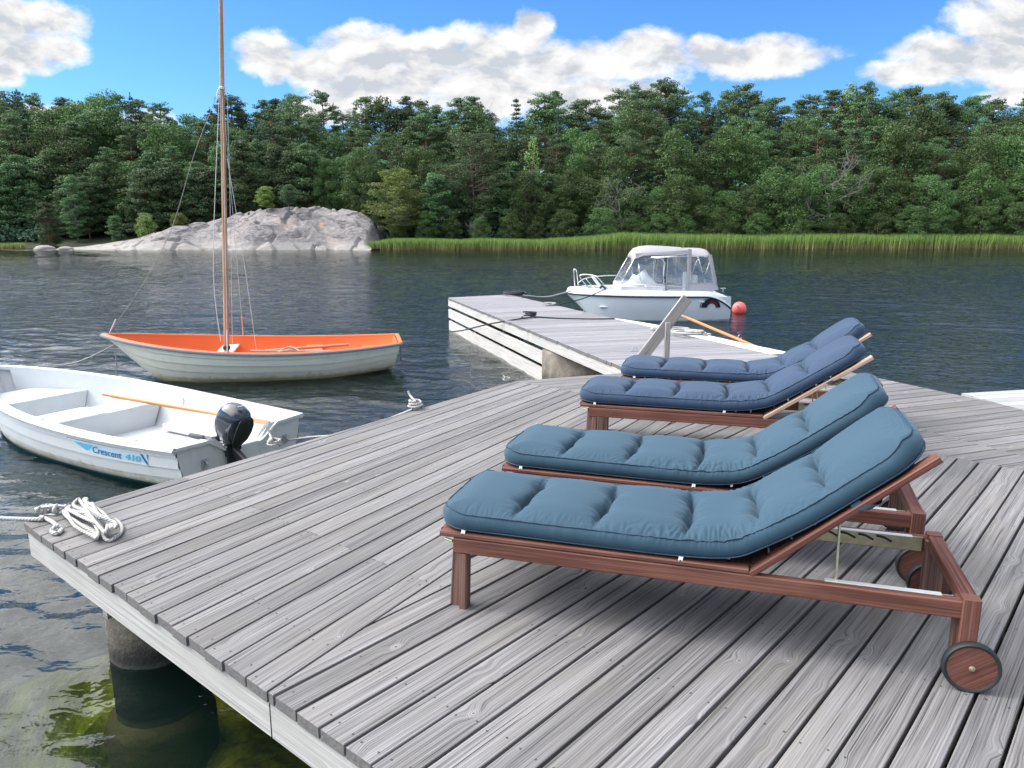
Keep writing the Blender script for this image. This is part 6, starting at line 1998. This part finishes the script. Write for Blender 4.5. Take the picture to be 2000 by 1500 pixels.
    # black lines on the pier
    e = [at(880, 648, -.50), at(905, 645, -.35), at(950, 634, -.12), at(1000, 625, .01), at(1030, 621, .02), at(1045, 619, .02), at(1100, 622, .008), at(1160, 623, .008), at(1200, 622.5, .008)]
    rope('black_line', e, .012, 'ropeblack', 'thin black line crossing the pier from the water on the left')
    t = thing('tied_black_line', 'bundle of black line with a loop hanging over the pier side boards', 'rope', at(1036, 620, 0))
    r_ = random.Random(4); q = [Vector((math.cos(k * 1.3) * .10 + r_.uniform(-.03, .03), math.sin(k * 1.3) * .05, .02 + .006 * k)) for k in range(14)]
    MB().tube(catmull(q, 5), .013, 6).link('bundle', 'ropeblack', t, True)
    p0 = Vector((-.13, -.06, .02)); MB().tube(catmull([p0, p0 + Vector((-.06, -.10, -.08)), p0 + Vector((-.05, -.13, -.30)), p0 + Vector((-.09, -.14, -.42)), p0 + Vector((-.02, -.13, -.44)), p0 + Vector((.0, -.12, -.25)), p0 + Vector((.02, -.06, .0))], 6), .012, 6).link('hanging_loop', 'ropeblack', t, True)
    # coils on the pier
    def coil(px, py, lab, mat, w, dpt, turns, r=.014, seed=0, name='coiled_rope'):
        r2 = random.Random(seed); b_ = at(px, py, 0); q = []
        for k in range(turns * 7):
            a_ = 2 * PI * k / 7; j = 1 + .35 * math.sin(a_ * .31 + seed)
            q.append(b_ + Vector((math.cos(a_) * w * j + r2.uniform(-.05, .05) + w * .6 * math.sin(k * .21), math.sin(a_) * dpt * j + r2.uniform(-.03, .03), .015 + .0016 * k + r2.uniform(0, .012))))
        rope(name, q, r, mat, lab, n=5, sides=6)
    coil(1352, 656, 'loose white rope coils on the pier close to the rowlock of the cream boat', 'rope', .17, .15, 5, .013, 2)
    coil(1290, 646, 'loose white rope end lying on the pier left of the rope coils', 'rope', .20, .06, 2, .014, 6)
    coil(1008, 577, 'dark rope coil at the far end of the pier', 'ropeblack', .16, .16, 5, .02, 3)
    coil(1074, 597, 'small tan rope heap near the right pier edge, this side of the dark coil', 'ropegrey', .08, .08, 3, .012, 8)
    Bx = Matrix.Translation((4.90, 18.10, WZ)) @ Matrix.Rotation(R(179), 4, 'Z')
    bw = Bx @ Vector((3.44, -.02, .64)); s0 = at(1022, 577, .03)
    rope('bow_line', [s0, s0.lerp(bw, .4) + Vector((0, 0, -.09)), s0.lerp(bw, .75) + Vector((0, 0, -.05)), bw], .016, 'rope', 'pale mooring rope from the far end of the pier to the motorboat bow')
    bw = Bx @ Vector((2.82, .66, .70)); s0 = at(1095, 594, .02)
    rope('bow_line', [s0, s0.lerp(bw, .5) + Vector((0, 0, -.04)), bw], .011, 'ropeblack', 'dark line from the pier edge to the black knot on the motorboat side')
    for (px, py, lab) in ((1142, 612, 'small metal ring plate on the right edge of the pier near the motorboat bow'), (1240, 686, 'small metal ring plate on the pier boards left of the handrail')):
        t = thing('ring_plate', lab, 'ring plate', at(px, py, 0), .3); mb = MB(); mb.box((-.06, -.02, 0), (.06, .02, .008), .002); mb.tube(catmull([(.03 * math.cos(a_), .01, .02 + .025 * math.sin(a_)) for a_ in [k * PI / 3 for k in range(6)]], 3), .006, 6)
        mb.link('plate', 'zinc', t)

build_ropes()
